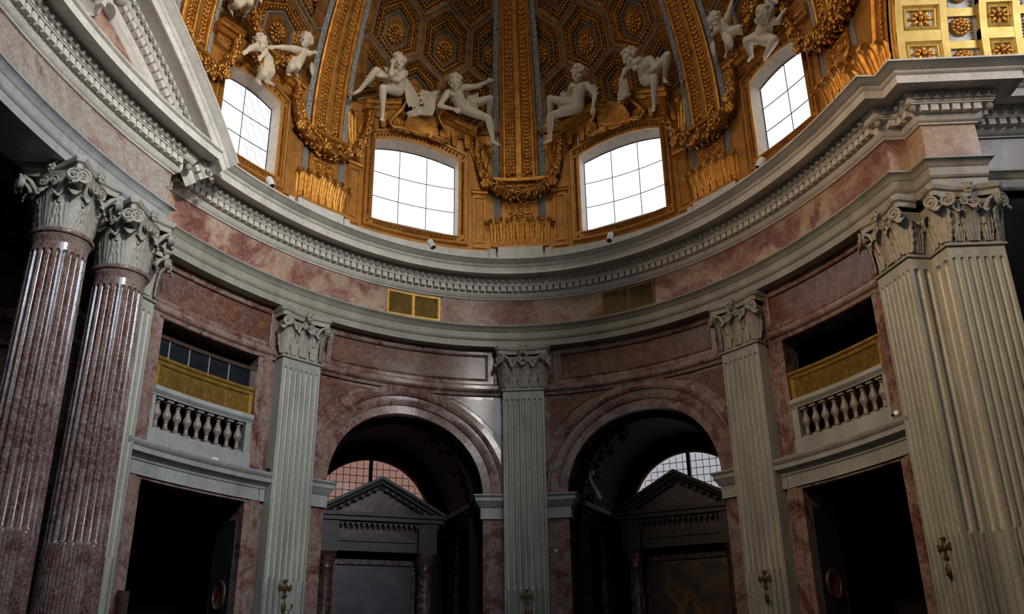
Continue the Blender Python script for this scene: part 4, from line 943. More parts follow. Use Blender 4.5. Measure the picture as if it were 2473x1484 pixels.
# ---------------------------------------------------------------- chapels behind the two arches
def chapel(sg):
    side = 'left' if sg < 0 else 'right'
    O = P(sg*ARC_S, 0, WALL); n = Vector((sg*0.398, 0.926, 0)).normalized(); u = Vector((n.y, -n.x, 0))
    def C(x, d, z): return O+u*x+n*d+Vector((0, 0, z))
    VZ0, VRc, D = 6.30, 2.32, 4.1
    mb = MB(); prof = [(VRc, 0)]+arcpts(0, VZ0, VRc, 0, pi, 29)+[(-VRc, 0)]
    mb.grid([[C(x, d, z) for d in (0.55, D)] for x, z in prof])
    inn = [(1.97, 0)]+arcpts(0, VZ0+0.05, 1.97, 0, pi, 29)+[(-1.97, 0)]
    mb.grid([[C(x, 0.55, z) for x, z in prof], [C(x, 0.55, z) for x, z in inn]])
    lun = arcpts(0, 6.38, 1.77, 0, pi, 29); top = arcpts(0, 6.38, VRc+0.1, 0, pi, 29)
    mb.grid([[C(x, D, z) for x, z in lun], [C(x, D, z) for x, z in top]]); mb.poly([C(-2.4, D, 0), C(2.4, D, 0), C(2.4, D, 6.38), C(-2.4, D, 6.38)])
    w = struct(obj('wall_chapel_'+side, mb, M['dark'], smooth=30), 'shade-toned chapel vault behind the %s arch' % side)
    # impost mouldings along the chapel sides
    for e in (-1, 1):
        m2 = MB()
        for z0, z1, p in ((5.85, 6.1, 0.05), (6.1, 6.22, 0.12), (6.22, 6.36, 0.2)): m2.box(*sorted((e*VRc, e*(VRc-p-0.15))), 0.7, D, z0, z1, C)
        obj('side_cornice', m2, M['shade_grey'], w)
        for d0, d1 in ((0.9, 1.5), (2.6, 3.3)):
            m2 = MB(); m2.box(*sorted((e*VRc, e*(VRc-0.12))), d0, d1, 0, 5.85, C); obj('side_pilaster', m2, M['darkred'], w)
    win = struct(empty('window_5' if sg < 0 else 'window_6', C(0, D, 6.38)), 'half round chapel window with a fine grid, %s' % ('warm light' if sg < 0 else 'white light'))
    m2 = MB(); fr = [(0, 0.0), (0, -0.1), (0.05, -0.14), (0.12, -0.1), (0.16, -0.05), (0.17, 0.0)]
    m2.grid([[C((1.77+a)*math.cos(t), D+b, 6.38+(1.77+a)*math.sin(t)) for a, b in fr] for t in lin(0, pi, 33)]); obj('frame', m2, M['gold_dark'], win, smooth=30)
    for e in (-1, 1):
        m2 = MB(); a = lin(pi/2, 0 if e > 0 else pi, 13); m2.poly([C(0, D+0.12, 6.38)]+[C(1.77*math.cos(t), D+0.12, 6.38+1.77*math.sin(t)) for t in a]); obj('pane', m2, M['glass'], win)
    m2 = MB(); m2.box(-0.05, 0.05, D-0.03, D+0.1, 6.38, 8.15, C); obj('mullion', m2, M['black'], win)
    m2 = MB()
    for k in range(-8, 9):
        if k: x = k*0.2; m2.tube([C(x, D+0.1, 6.38), C(x, D+0.1, 6.38+math.sqrt(1.77**2-x*x))], 0.011, 4, False)
    for k in range(1, 8): z = k*0.22; h = math.sqrt(1.77**2-z*z); m2.tube([C(-h, D+0.1, 6.38+z), C(h, D+0.1, 6.38+z)], 0.011, 4, False)
    obj('glazing_bars', m2, M['lead'], win)
    # altar aedicule
    d0, d1, hw, za, ze = 2.4, 3.9, 1.88, 7.33, 6.33
    al = thing('chapel_altar', 'shade-toned pedimented altar in the %s chapel below its half round window' % side, 'altar', C(0, d0+0.4, 0))
    for e in (-1, 1):
        prof = [(0, 0), (0.0, -0.02), (-0.09, -0.02), (-0.10, 0.06), (-0.2, 0.08), (-0.22, 0.16), (-0.34, 0.2), (-0.34, 1.0), (0, 1.0)]
        m2 = MB(); m2.grid([[C(e*x*(1 if k else 1), d0+b, z+a) for a, b in prof] for k, (x, z) in enumerate(((0, za), (hw, ze)))], close_u=True)
        m2.poly([C(e*hw, d0+b, ze+a) for a, b in prof]); obj('raking_cornice', m2, M['shade_grey'], al)
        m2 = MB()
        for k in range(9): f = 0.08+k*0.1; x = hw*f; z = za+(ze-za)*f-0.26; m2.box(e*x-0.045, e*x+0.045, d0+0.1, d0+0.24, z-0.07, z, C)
        obj('modillions', m2, M['shade_grey'], al)
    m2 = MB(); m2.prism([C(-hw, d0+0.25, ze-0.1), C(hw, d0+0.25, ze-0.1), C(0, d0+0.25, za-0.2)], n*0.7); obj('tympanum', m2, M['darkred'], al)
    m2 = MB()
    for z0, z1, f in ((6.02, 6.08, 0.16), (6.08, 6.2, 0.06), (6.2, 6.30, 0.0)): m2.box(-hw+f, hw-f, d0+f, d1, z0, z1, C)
    obj('cornice', m2, M['shade_grey'], al)
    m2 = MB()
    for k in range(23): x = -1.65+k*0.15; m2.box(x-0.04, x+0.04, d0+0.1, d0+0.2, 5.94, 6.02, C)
    obj('dentils', m2, M['shade_grey'], al)
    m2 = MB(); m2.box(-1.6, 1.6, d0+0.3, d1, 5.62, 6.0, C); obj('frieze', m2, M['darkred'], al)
    m2 = MB(); m2.box(-1.62, 1.62, d0+0.26, d1, 5.28, 5.62, C); m2.box(-1.66, 1.66, d0+0.22, d1, 5.54, 5.63, C); obj('architrave', m2, M['shade_grey'], al)
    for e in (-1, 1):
        m2 = MB(); m2.box(e*1.38-0.26, e*1.38+0.26, d0+0.12, d1, 5.24, 6.06, C); obj('entablature_block', m2, M['shade_grey'], al)
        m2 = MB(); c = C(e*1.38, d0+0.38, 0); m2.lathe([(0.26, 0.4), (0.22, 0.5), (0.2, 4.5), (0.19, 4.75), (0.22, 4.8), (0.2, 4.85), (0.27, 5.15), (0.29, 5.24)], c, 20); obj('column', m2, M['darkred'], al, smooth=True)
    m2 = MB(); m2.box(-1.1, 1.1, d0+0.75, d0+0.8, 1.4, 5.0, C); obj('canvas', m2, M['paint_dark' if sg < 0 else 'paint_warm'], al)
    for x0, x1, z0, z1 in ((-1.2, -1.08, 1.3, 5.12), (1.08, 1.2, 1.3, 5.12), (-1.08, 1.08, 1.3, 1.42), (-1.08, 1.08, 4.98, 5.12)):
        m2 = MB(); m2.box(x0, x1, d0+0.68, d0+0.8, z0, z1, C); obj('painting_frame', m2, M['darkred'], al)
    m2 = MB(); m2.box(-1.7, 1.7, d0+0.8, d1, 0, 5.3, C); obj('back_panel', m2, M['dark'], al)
    m2 = MB(); m2.box(-1.3, 1.3, d0-0.5, d0+0.3, 0, 1.05, C); obj('altar_table', m2, M['shade_grey'], al)
    # remains of painted stucco on the vault
    rnd = random.Random(5+sg); m2 = MB(); st = thing('vault_stucco', 'gilded stucco relief low on the %s chapel vault' % side, 'relief', C(sg*-2.2, 1.4, 6.6))
    for k in range(46):
        a = rnd.uniform(2.0, 3.05) if sg > 0 else rnd.uniform(0.1, 1.1); d = rnd.uniform(0.9, 2.1); r = 2.27
        m2.ball(C(r*math.cos(a), d, VZ0+r*math.sin(a)), (rnd.uniform(0.03, 0.09), rnd.uniform(0.03, 0.12), rnd.uniform(0.03, 0.12)), 6, 4, Matrix.Rotation(rnd.uniform(0, 3), 3, 'X'))
    stuff(obj('figures', m2, M['gold_dark'], st, smooth='all'))
    if sg > 0:
        sc = thing('stucco_scroll', 'pale curling stucco scroll above the cornice inside the right chapel', 'scroll', C(-2.0, 1.25, 6.36))
        m2 = MB(); pth = [(-1.72, 0.15), (-1.79, 0.32), (-1.90, 0.5), (-1.99, 0.70), (-2.02, 0.86), (-1.96, 0.96), (-1.89, 0.92), (-1.91, 0.82)]
        m2.tube([C(x, 1.2, 6.3+z) for x, z in pth], [0.05, 0.06, 0.06, 0.055, 0.05, 0.05, 0.05, 0.035], 8); obj('ribbon', m2, M['white'], sc, smooth='all')
    return C
CL = chapel(-1); CR = chapel(1)
mb = MB(); mb.grid([[CR(x, 7.5, z) for x in (-7, 7)] for z in (-1, 11.3)]); struct(obj('wall_outside_right', mb, M['white_plaster']), 'white plastered house wall seen through the right chapel window')
o_, e1, e2 = CL(0, 7.5, 0), CL(1, 7.5, 0)-CL(0, 7.5, 0), Vector((0, 0, 1))
mb = MB(); mb.grid([[CL(x, 7.5, z) for x in (-7, 7)] for z in (-1, 11.3)]); struct(obj('wall_outside_left', mb, M['pink_plaster']), 'pink plastered house wall seen through the left chapel window')

# ---------------------------------------------------------------- galleries: balustrade, lattice, glazing
bal = MB(); bal.box(-0.085, 0.085, -0.085, 0.085, 0, 0.06); bal.box(-0.085, 0.085, -0.085, 0.085, 0.64, 0.70)
bal.lathe([(0.05, 0.06), (0.075, 0.08), (0.045, 0.12), (0.045, 0.2), (0.06, 0.215), (0.045, 0.23), (0.05, 0.26), (0.085, 0.31), (0.098, 0.36), (0.085, 0.42), (0.05, 0.5), (0.04, 0.56), (0.06, 0.58), (0.045, 0.6), (0.06, 0.64)], n=14)
BAL = mesh('baluster', bal, M['baluster'], True)
def gallery(sg, side):
    a, b = DO; o = -0.42
    t = thing('balustrade', 'pale marble balustrade with red tinged balusters in the %s gallery' % side, 'balustrade', P(sg*(a+b)/2, 6.47, o))
    sa, sb = sorted((sg*a, sg*b))
    obj('plinth', slab(sa-0.02, sb+0.02, 6.36, 6.74, o-0.2, o+0.14), M['sill'], t)
    rp = [(0.12, 7.44), (0.12, 7.47), (0.15, 7.5), (0.18, 7.54), (0.18, 7.60), (0.16, 7.64), (-0.15, 7.64), (-0.15, 7.44)]
    obj('rail', slabprof(sa, sb, [(o+x, z) for x, z in rp], fn=P), M['sill'], t, smooth=30)
    for x0, x1 in ((a, a+0.17), (b-0.1, b)):
        p, q = sorted((sg*x0, sg*x1)); obj('pedestal', slab(p, q, 6.74, 7.44, o-0.14, o+0.11), M['sill'], t)
    n = 9
    for k in range(n):
        s = sg*(a+0.17+(b-a-0.27)*(k+0.5)/n); p = P(s, 6.74, o)-wloc(t)
        inst('baluster', BAL, t, Matrix.Translation(p) @ R3(wang(s)))
    g = thing('lattice_screen', 'gilded lattice screen standing on the %s balustrade' % side, 'screen', P(sg*(a+b)/2, 7.64, o))
    o2 = o+0.02
    obj('top_rail', slabprof(sa+0.01, sb-0.01, [(o2-0.05, 8.13), (o2+0.03, 8.13), (o2+0.05, 8.17), (o2+0.05, 8.20), (o2+0.09, 8.24), (o2+0.10, 8.29), (o2-0.05, 8.30)], fn=P), M['brass'], g, smooth=30)
    obj('bottom_rail', slab(sa+0.02, sb-0.02, 7.64, 7.69, o2-0.04, o2+0.03), M['brass'], g)
    for x0, x1 in ((sa+0.02, sa+0.13), (sb-0.13, sb-0.02)): obj('post', slab(x0, x1, 7.66, 8.14, o2-0.04, o2+0.035), M['brass'], g)
    m2 = MB(); z0, z1, st = 7.68, 8.14, 0.052; L = sb-sa-0.24; H = z1-z0
    for d in (-1, 1):
        k = -H
        while k < L:
            x0, x1 = (k, k+H); lo, hi = max(0, x0), min(L, x1)
            if hi-lo > 0.03:
                f = lambda x: (z0+(x-x0)) if d > 0 else (z1-(x-x0))
                w = 0.009; pts = []
                for s_ in (lo, hi): pts.append((sa+0.12+s_, f(s_)))
                q = [P(pts[0][0]-w, pts[0][1], o2), P(pts[0][0]+w, pts[0][1], o2), P(pts[1][0]+w, pts[1][1], o2), P(pts[1][0]-w, pts[1][1], o2)]
                nrm = P(pts[0][0], 0, o2+0.012)-P(pts[0][0], 0, o2); m2.prism(q, nrm*(1 if d > 0 else 0.5))
            k += st
    stuff(obj('lattice', m2, M['brass'], g))
gallery(-1, 'left'); gallery(1, 'right')
gw = struct(empty('window_7', P(-8.7, 8.0, WALL-0.35)), 'dark glazed screen at the back of the left gallery')
xs = lin(-10.03, -7.32, 6)
for i in range(5): obj('pane', slab(xs[i]+0.012, xs[i+1]-0.012, 7.7, 8.86, WALL-0.38, WALL-0.37), M['pane'], gw)
for x in xs[1:-1]: obj('mullion', slab(x-0.012, x+0.012, 7.7, 8.9, WALL-0.385, WALL-0.35), M['sill'], gw)
obj('head_rail', slab(-10.03, -7.3, 8.86, 8.95, WALL-0.4, WALL-0.33), M['wood'], gw)

# passages: reveal panels, medallions, what shows inside
def passage(sg, side):
    s = DO[0]; a = P(sg*s, 0, WALL-0.12); b = P(sg*s, 0, WALL-1.2); e = (b-a); c_ = P(sg*8.6, 0, WALL-0.6); nr = Vector((e.y, -e.x, 0)).normalized()
    if nr.dot(c_-a) < 0: nr = -nr
    def Q(x, z, p=0.0): return a+e*x+nr*p+Vector((0, 0, z))
    w = wl_ if sg < 0 else wr_
    m2 = MB(); m2.box(0.08, 0.92, 0.2, 5.3, 0.0, 0.03, lambda x, z, p: Q(x, z, p)); obj('reveal_panel', m2, M['shade_grey'], w)
    md = thing('medallion', 'oval red portrait medallion on the %s passage jamb' % side, 'medallion', Q(0.5, 3.7, 0.03))
    m2 = MB(); rows = [[Q(0.5+r*0.27*math.cos(t), 3.7+r*0.33*math.sin(t), p) for t in lin(0, 2*pi, 25)] for r, p in ((0.8, 0.035), (0.82, 0.06), (0.9, 0.075), (1.0, 0.06), (1.02, 0.03))]; m2.grid(rows); obj('frame', m2, M['darkred'], md, smooth=30)
    m2 = MB(); m2.poly([Q(0.5+0.22*math.cos(t), 3.7+0.27*math.sin(t), 0.045) for t in lin(0, 2*pi, 25)[:-1]]); obj('portrait', m2, M['paint_red'], md)
passage(-1, 'left'); passage(1, 'right')
pt = thing('passage_painting', 'large blue and gold painting at the back of the right passage', 'painting', P(8.9, 2.0, WALL-4.1))
obj('canvas', slab(7.6, 10.4, 1.0, 3.9, WALL-4.15, WALL-4.1), M['paint_blue'], pt); obj('gilt_band', slab(7.9, 10.45, 3.9, 4.25, WALL-4.15, WALL-4.08), M['gold_dark'], pt)
wd = thing('door_leaf', 'dark wooden door leaf standing against the jamb beside the red columns', 'door leaf', P(-10.14, 0, -0.2))
obj('leaf', slab(-10.24, -10.04, 0, 3.5, -0.30, -0.12), M['wood'], wd)
for z0, z1 in ((0.3, 1.6), (1.8, 3.3)): obj('door_panel', slab(-10.21, -10.07, z0, z1, -0.12, -0.105), M['wood'], wd)

# ventilation screens in the frieze
for sg, side, mt in ((-1, 'left', 'brass'), (1, 'right', 'bronze')):
    a, b = sorted((sg*2.30, sg*3.86)); v = thing('vent_screen', 'framed lattice vent set in the frieze above the %s chapel arch' % side, 'vent', P((a+b)/2, 11.08, 0.0))
    for x0, x1, z0, z1 in ((a, b, 11.09, 11.14), (a, b, 11.73, 11.79), (a, a+0.07, 11.09, 11.79), (b-0.07, b, 11.09, 11.79), ((a+b)/2-0.04, (a+b)/2+0.04, 11.1, 11.78)):
        obj('frame', slab(x0, x1, z0, z1, -0.02, 0.035), M[mt], v)
    obj('backing', slab(a, b, 11.1, 11.78, -0.02, 0.005), M['black'], v)
    m2 = MB(); H = 0.6
    for d in (-1, 1):
        k = a-H
        while k < b:
            lo, hi = max(a+0.05, k), min(b-0.05, k+H)
            if hi-lo > 0.02:
                f = lambda x: (11.13+(x-k)) if d > 0 else (11.73-(x-k)); m2.tube([P(lo, f(lo), 0.012), P(hi, f(hi), 0.012)], 0.008, 4, False)
            k += 0.05
    stuff(obj('lattice', m2, M[mt], v))

# ---------------------------------------------------------------- crosses, lamps, small things
def cross(s, off, label, p=None, a=None):
    t = thing('consecration_cross', label, 'cross', p if p is not None else P(s, 3.68, off), wang(s) if a is None else a, 'bronze crosses on the pilasters')
    mb = MB()
    for ang, L in ((0, 0.17), (pi/2, 0.17), (pi, 0.21), (-pi/2, 0.17)):
        Mx = Matrix.Rotation(ang, 3, 'Y'); q = [(-0.025, 0.03), (0.025, 0.03), (0.03, L*0.7), (0.062, L*0.8), (0.055, L), (0.0, L*0.96), (-0.055, L), (-0.062, L*0.8), (-0.03, L*0.7)]
        mb.prism([Mx @ Vector((x, -0.01, z))+Vector((0, 0, 0.18)) for x, z in q], (0, -0.025, 0))
    mb.ball((0, -0.03, 0.18), (0.07, 0.025, 0.07), 8, 5); obj('arms', mb, M['bronze'], t, world=False)
    c = thing('candle_bracket', 'bronze candle bracket below the cross, '+label.split(',')[0].replace('bronze cross ', ''), 'bracket', (p if p is not None else P(s, 3.68, off))-Vector((0, 0, 0.36)), wang(s) if a is None else a, 'candle brackets on the pilasters')
    mb = MB(); mb.ball((0, -0.02, 0.14), (0.055, 0.03, 0.13), 10, 6); obj('plate', mb, M['bronze'], c, world=False, smooth='all')
    mb = MB(); mb.tube([(0, -0.03, 0.12), (0.03, -0.10, 0.06), (0.08, -0.14, 0.05), (0.11, -0.15, 0.1)], 0.011, 6); mb.lathe([(0.0, 0), (0.035, 0.01), (0.02, 0.03), (0.025, 0.08), (0.001, 0.09)], (0.11, -0.15, 0.1), 8); obj('arm', mb, M['bronze'], c, world=False)
cross(0.0, 0.03, 'bronze cross low on the centre pilaster'); cross(-T1, 0.03, 'bronze cross low on the left pilaster'); cross(T1, 0.03, 'bronze cross low on the right pilaster')
cross(11.08, 0.03, 'bronze cross low on the corner pier')
for s, lb in ((-8.13, 'white spotlight on the cornice under the narrow left window'), (-2.73, 'white spotlight on the cornice under the wide left window'), (2.83, 'white spotlight on the cornice under the wide right window'), (8.16, 'white spotlight on the cornice under the narrow right window')):
    t = thing('spotlight', lb, 'lamp', P(s, 12.71, 0.72), wang(s), 'spotlights standing on the cornice')
    mb = MB(); mb.box(-0.06, 0.06, -0.06, 0.06, 0, 0.015); mb.tube([(0, 0.0, 0.01), (0, 0.02, 0.2)], 0.015, 6); obj('bracket', mb, M['white'], t, world=False)
    sk = -0.25 if s == -2.73 else (0.12 if s > 8 else 0); Mx = Matrix.Translation((0, 0, 0.32)) @ Matrix.Rotation(-0.5, 4, 'X') @ Matrix.Rotation(sk, 4, 'Y')
    mb = MB(); mb.lathe([(0.001, 0.15), (0.08, 0.15), (0.088, 0.13), (0.088, -0.15), (0.075, -0.15), (0.075, -0.12)], n=20); mb.xf(Mx); obj('body', mb, M['white'], t, world=False, smooth=30)
    mb = MB(); mb.lathe([(0.075, -0.13), (0.001, -0.13)], n=20); mb.xf(Mx); obj('lens', mb, M['black'], t, world=False)
t = thing('security_camera', 'small white camera on the right gallery sill', 'camera', P(10.40, 6.36, -0.1), wang(10.4))
mb = MB(); mb.lathe([(0.001, -0.12), (0.045, -0.12), (0.05, -0.1), (0.05, 0.1), (0.001, 0.1)], n=14); mb.xf(Matrix.Translation((0, -0.02, 0.08)) @ Matrix.Rotation(1.35, 4, 'X') @ Matrix.Rotation(0.5, 4, 'Y')); obj('body', mb, M['white'], t, world=False, smooth=30)
mb = MB(); mb.tube([(0, 0.05, 0), (0, 0.02, 0.06)], 0.012, 6); mb.ball((0, -0.15, 0.06), 0.035, 8, 5); obj('mount', mb, M['black'], t, world=False)
t = thing('sensor_box', 'small dark sensor box on the left gallery sill', 'sensor', P(-6.86, 6.36, -0.12), wang(-6.86)); mb = MB(); mb.box(-0.04, 0.04, -0.04, 0.04, 0, 0.09); mb.tube([(0, -0.04, 0.06), (0, -0.08, 0.05)], 0.025, 8); obj('case', mb, M['black'], t, world=False)
t = thing('paper_card', 'small white card lying on the left sill cornice', 'card', P(-8.38, 6.345, -0.02), wang(-8.38)); mb = MB(); mb.box(-0.09, 0.09, -0.02, 0.0, 0, 0.05); obj('card', mb, M['white'], t, world=False)
t = thing('wall_sticker', 'small white sticker on the red jamb right of the centre pilaster', 'sticker', P(0.72, 4.95, WALL+0.035), wang(0.72)); mb = MB(); mb.box(-0.04, 0.04, -0.012, 0.0, 0, 0.06); obj('sheet', mb, M['white'], t, world=False)

# ---------------------------------------------------------------- carved ornaments of the drum
GLEAF = mesh('gilt_leaf', leaf_mb(0.36, 0.85, 0.26, 3, lean=0.10, y0=-0.03, deep=0.05), M['gold_leaf'], 'all')
GVOL = {h: mesh('gilt_scroll', spiral_mb(0.17, 0.05, 1.8, h), M['gold'], 50) for h in (1, -1)}
def relief(sc, lab):
    t = thing('acanthus_relief', lab, 'relief', P(sc, 13.5, 0.1), wang(sc), 'gilded acanthus reliefs under the ribs')
    k = 1.0 if abs(sc) < 0.1 else 0.84; hh = 0.7 if abs(sc) > 9 else 1.0
    for x, y, z, h, r in ((0, 0, 0.06, 1.0, 0), (-0.28, 0.0, 0.06, 0.9, -0.15), (0.28, 0.0, 0.06, 0.9, 0.15), (-0.56, 0.02, 0.04, 0.95, -0.3), (0.56, 0.02, 0.04, 0.95, 0.3), (-0.82, 0.06, 0.02, 0.95, -0.5), (0.82, 0.06, 0.02, 0.95, 0.5)):
        inst('leaf', GLEAF, t, Matrix.Translation((x*k, y, z)) @ R3(r) @ Matrix.Diagonal((0.95*k, 0.8, h*hh*0.92, 1)))
    for e in (-1, 1): inst('scroll', GVOL[e], t, Matrix.Translation((e*0.24*k, 0.0, 1.18)))
    mb = MB(); rnd = random.Random(int(sc*10))
    for i in range(40): mb.ball((rnd.uniform(-0.42, 0.42)*k, 0.02, rnd.uniform(0.9, 1.5)), (rnd.uniform(0.03, 0.07), 0.03, rnd.uniform(0.03, 0.09)), 5, 3, Matrix.Rotation(rnd.uniform(0, 3), 3, 'Y'))
    stuff(obj('tendrils', mb, M['gold'], t, world=False, smooth='all'))
RC = [(0.0, 'centre'), (-S(0.672), 'left'), (S(0.672), 'right'), (-S(1.095), 'far left'), (S(1.095), 'far right')]
for sc, nm in RC:
    if nm != 'far left': relief(sc, 'gilded acanthus leaf relief at the foot of the %s rib' % nm)
def garland(sc, nm, k=1.0):
    t = thing('garland', 'thick gilded flower garland slung below the %s rib ledge' % nm, 'garland', PD(sc, 15.1, 0.3), 0.0, 'gilded garlands between the windows')
    pts = [(-1.28, 16.85), (-1.25, 16.3), (-1.12, 15.85), (-0.85, 15.45), (-0.45, 15.2), (0, 15.12), (0.45, 15.2), (0.85, 15.45), (1.12, 15.85), (1.25, 16.3), (1.28, 16.85)]
    rr = [0.10, 0.13, 0.16, 0.19, 0.22, 0.23, 0.22, 0.19, 0.16, 0.13, 0.10]
    line = dense(pts, 0.06); ln = len(line); core = MB(); cp = []; cr = []
    for i, p in enumerate(line):
        f = i/(ln-1)*10; j = min(9, int(f)); r = rr[j]+(rr[j+1]-rr[j])*(f-j); cp.append(PD(sc+p.x*k, p.y, 0.26)); cr.append(r*0.8)
    core.tube(cp, cr, 8); obj('core', core, M['gold_dark'], t, smooth='all')
    rnd = random.Random(int(sc*7)); mb = MB()
    for i, p in enumerate(cp):
        for q in range(8):
            a = rnd.uniform(0, 2*pi); r = cr[i]*rnd.uniform(0.9, 1.3); tan = Vector((math.cos(wang(sc)), math.sin(wang(sc)), 0)); nrm = Vector((math.sin(wang(sc)), -math.cos(wang(sc)), 0))
            d = Vector((0, 0, 1))*math.sin(a)+nrm*math.cos(a)+tan*rnd.uniform(-0.4, 0.4); s_ = rnd.uniform(0.025, 0.06)
            mb.ball(p+d*r, (s_, s_*rnd.uniform(0.3, 1), s_*rnd.uniform(0.8, 2.2)), 5, 3, Matrix.Rotation(rnd.uniform(0, 3), 3, 'XYZ'[rnd.randrange(3)]))
    stuff(obj('flowers', mb, M['gold_leaf'], t, smooth='all'))
    for e in (-1, 1):
        f = MB(); c = PD(sc+e*1.02*k, 15.42, 0.36)
        for j in range(6):
            a = j*pi/3; tan = Vector((math.cos(wang(sc)), math.sin(wang(sc)), 0)); f.ball(c+tan*0.09*math.cos(a)+Vector((0, 0, 0.09*math.sin(a))), 0.075, 6, 4)
        f.ball(c+Vector((0, 0, 0)), 0.08, 6, 4); obj('rose', f, M['gold_leaf'], t, smooth='all')
for sc, nm in RC: garland(sc, nm, 1.0 if nm == 'centre' else 0.97)

LEDGE = [(0, 0.0), (0, 0.44), (-0.05, 0.46), (-0.07, 0.40), (-0.13, 0.37), (-0.14, 0.30), (-0.22, 0.24), (-0.24, 0.0)]
def scallop():
    mb = MB(); rows = []
    for i in range(9):
        r = i/8; rw = []
        for j in range(45):
            a = -0.45+(pi+0.9)*j/44; rib_ = 0.5+0.5*math.cos(13*(a+0.45)/(pi+0.9)*2*pi); R = 0.50*r*(1+0.05*rib_*r)
            rw.append((R*math.cos(a), -0.10-0.34*r*r*max(0.15, math.sin(a)*0.75+0.35)-0.03*rib_*r, 0.12+R*math.sin(a)*1.05))
        rows.append(rw)
    return mb.grid(rows)
SHELL = mesh('scallop', scallop(), M['gold'], 50)
def crest(c, side):
    t = thing('window_crest', 'broken gilded pediment with consoles over the wide %s window' % side, 'pediment', PD(c, 16.9, 0.0))
    for e in (-1, 1):
        a, b = (c+e*1.86, 17.20), (c+e*0.70, 17.56); a, b = (a, b) if e < 0 else (b, a)
        obj('ledge', wall_sweep([a, b], LEDGE, fn=PD), M['gold'], t, smooth=30)
        q = [(x[0], x[1]-0.24) for x in (a, b)]; m2 = MB(); n = 8
        rows = [[PD(s, z, o) for o, z in ((0, 16.97), (0.1, 16.97), (0.2, q[0][1]+(q[1][1]-q[0][1])*f), (0, q[0][1]+(q[1][1]-q[0][1])*f))] for f, s in ((f, q[0][0]+(q[1][0]-q[0][0])*f) for f in lin(0, 1, n))]
        m2.grid(rows); m2.poly(rows[0]); m2.poly(rows[-1]); obj('console_block', m2, M['gold_wall'], t)
        F = wall_frame(c+e*0.78, 16.78, 0.22, True); F.translation -= wloc(t)
        inst('scroll', GVOL[e], t, F @ Matrix.Translation((0, -0.12, 0.12)))
        F = wall_frame(c+e*1.55, 16.62, 0.2, True); F.translation -= wloc(t)
        inst('leaf', GLEAF, t, F @ Matrix.Scale(0.62, 4)); F2 = wall_frame(c+e*1.15, 16.66, 0.18, True); F2.translation -= wloc(t); inst('leaf', GLEAF, t, F2 @ Matrix.Scale(0.6, 4))
        for dx, dz, rot, sc_ in ((1.98, 15.7, 0.15, 1.25), (2.1, 16.35, 0.35, 1.1), (1.85, 16.3, -0.3, 0.8)):
            F = wall_frame(c+e*dx, dz, 0.04, True); F.translation -= wloc(t); inst('palm', GLEAF, t, F @ Matrix.Rotation(e*rot, 4, 'Y') @ Matrix.Diagonal((0.75*sc_, 0.7, sc_, 1)))
        rb = MB(); rb.tube([PD(c+e*x, z, o) for x, z, o in ((0.42, 16.75, 0.4), (0.62, 16.68, 0.42), (0.85, 16.66, 0.36), (0.98, 16.78, 0.3), (0.9, 16.95, 0.28), (0.62, 17.3, 0.32), (0.5, 17.62, 0.3))], [0.03, 0.06, 0.05, 0.05, 0.06, 0.06, 0.03], 7); obj('ribbon', rb, M['gold_leaf'], t, smooth='all')
    sh = thing('scallop_shell', 'gilded scallop shell above the wide %s window' % side, 'shell', PD(c, 16.72, 0.14), wang(c))
    obj('fan', SHELL, None, sh, world=False)
    m2 = MB(); m2.tube([(-0.3, -0.1, 0.1), (-0.12, -0.16, 0.02), (0.12, -0.16, 0.02), (0.3, -0.1, 0.1)], 0.06, 8); obj('hinge', m2, M['gold'], sh, world=False, smooth='all')
crest(-3.14, 'left'); crest(3.14, 'right')
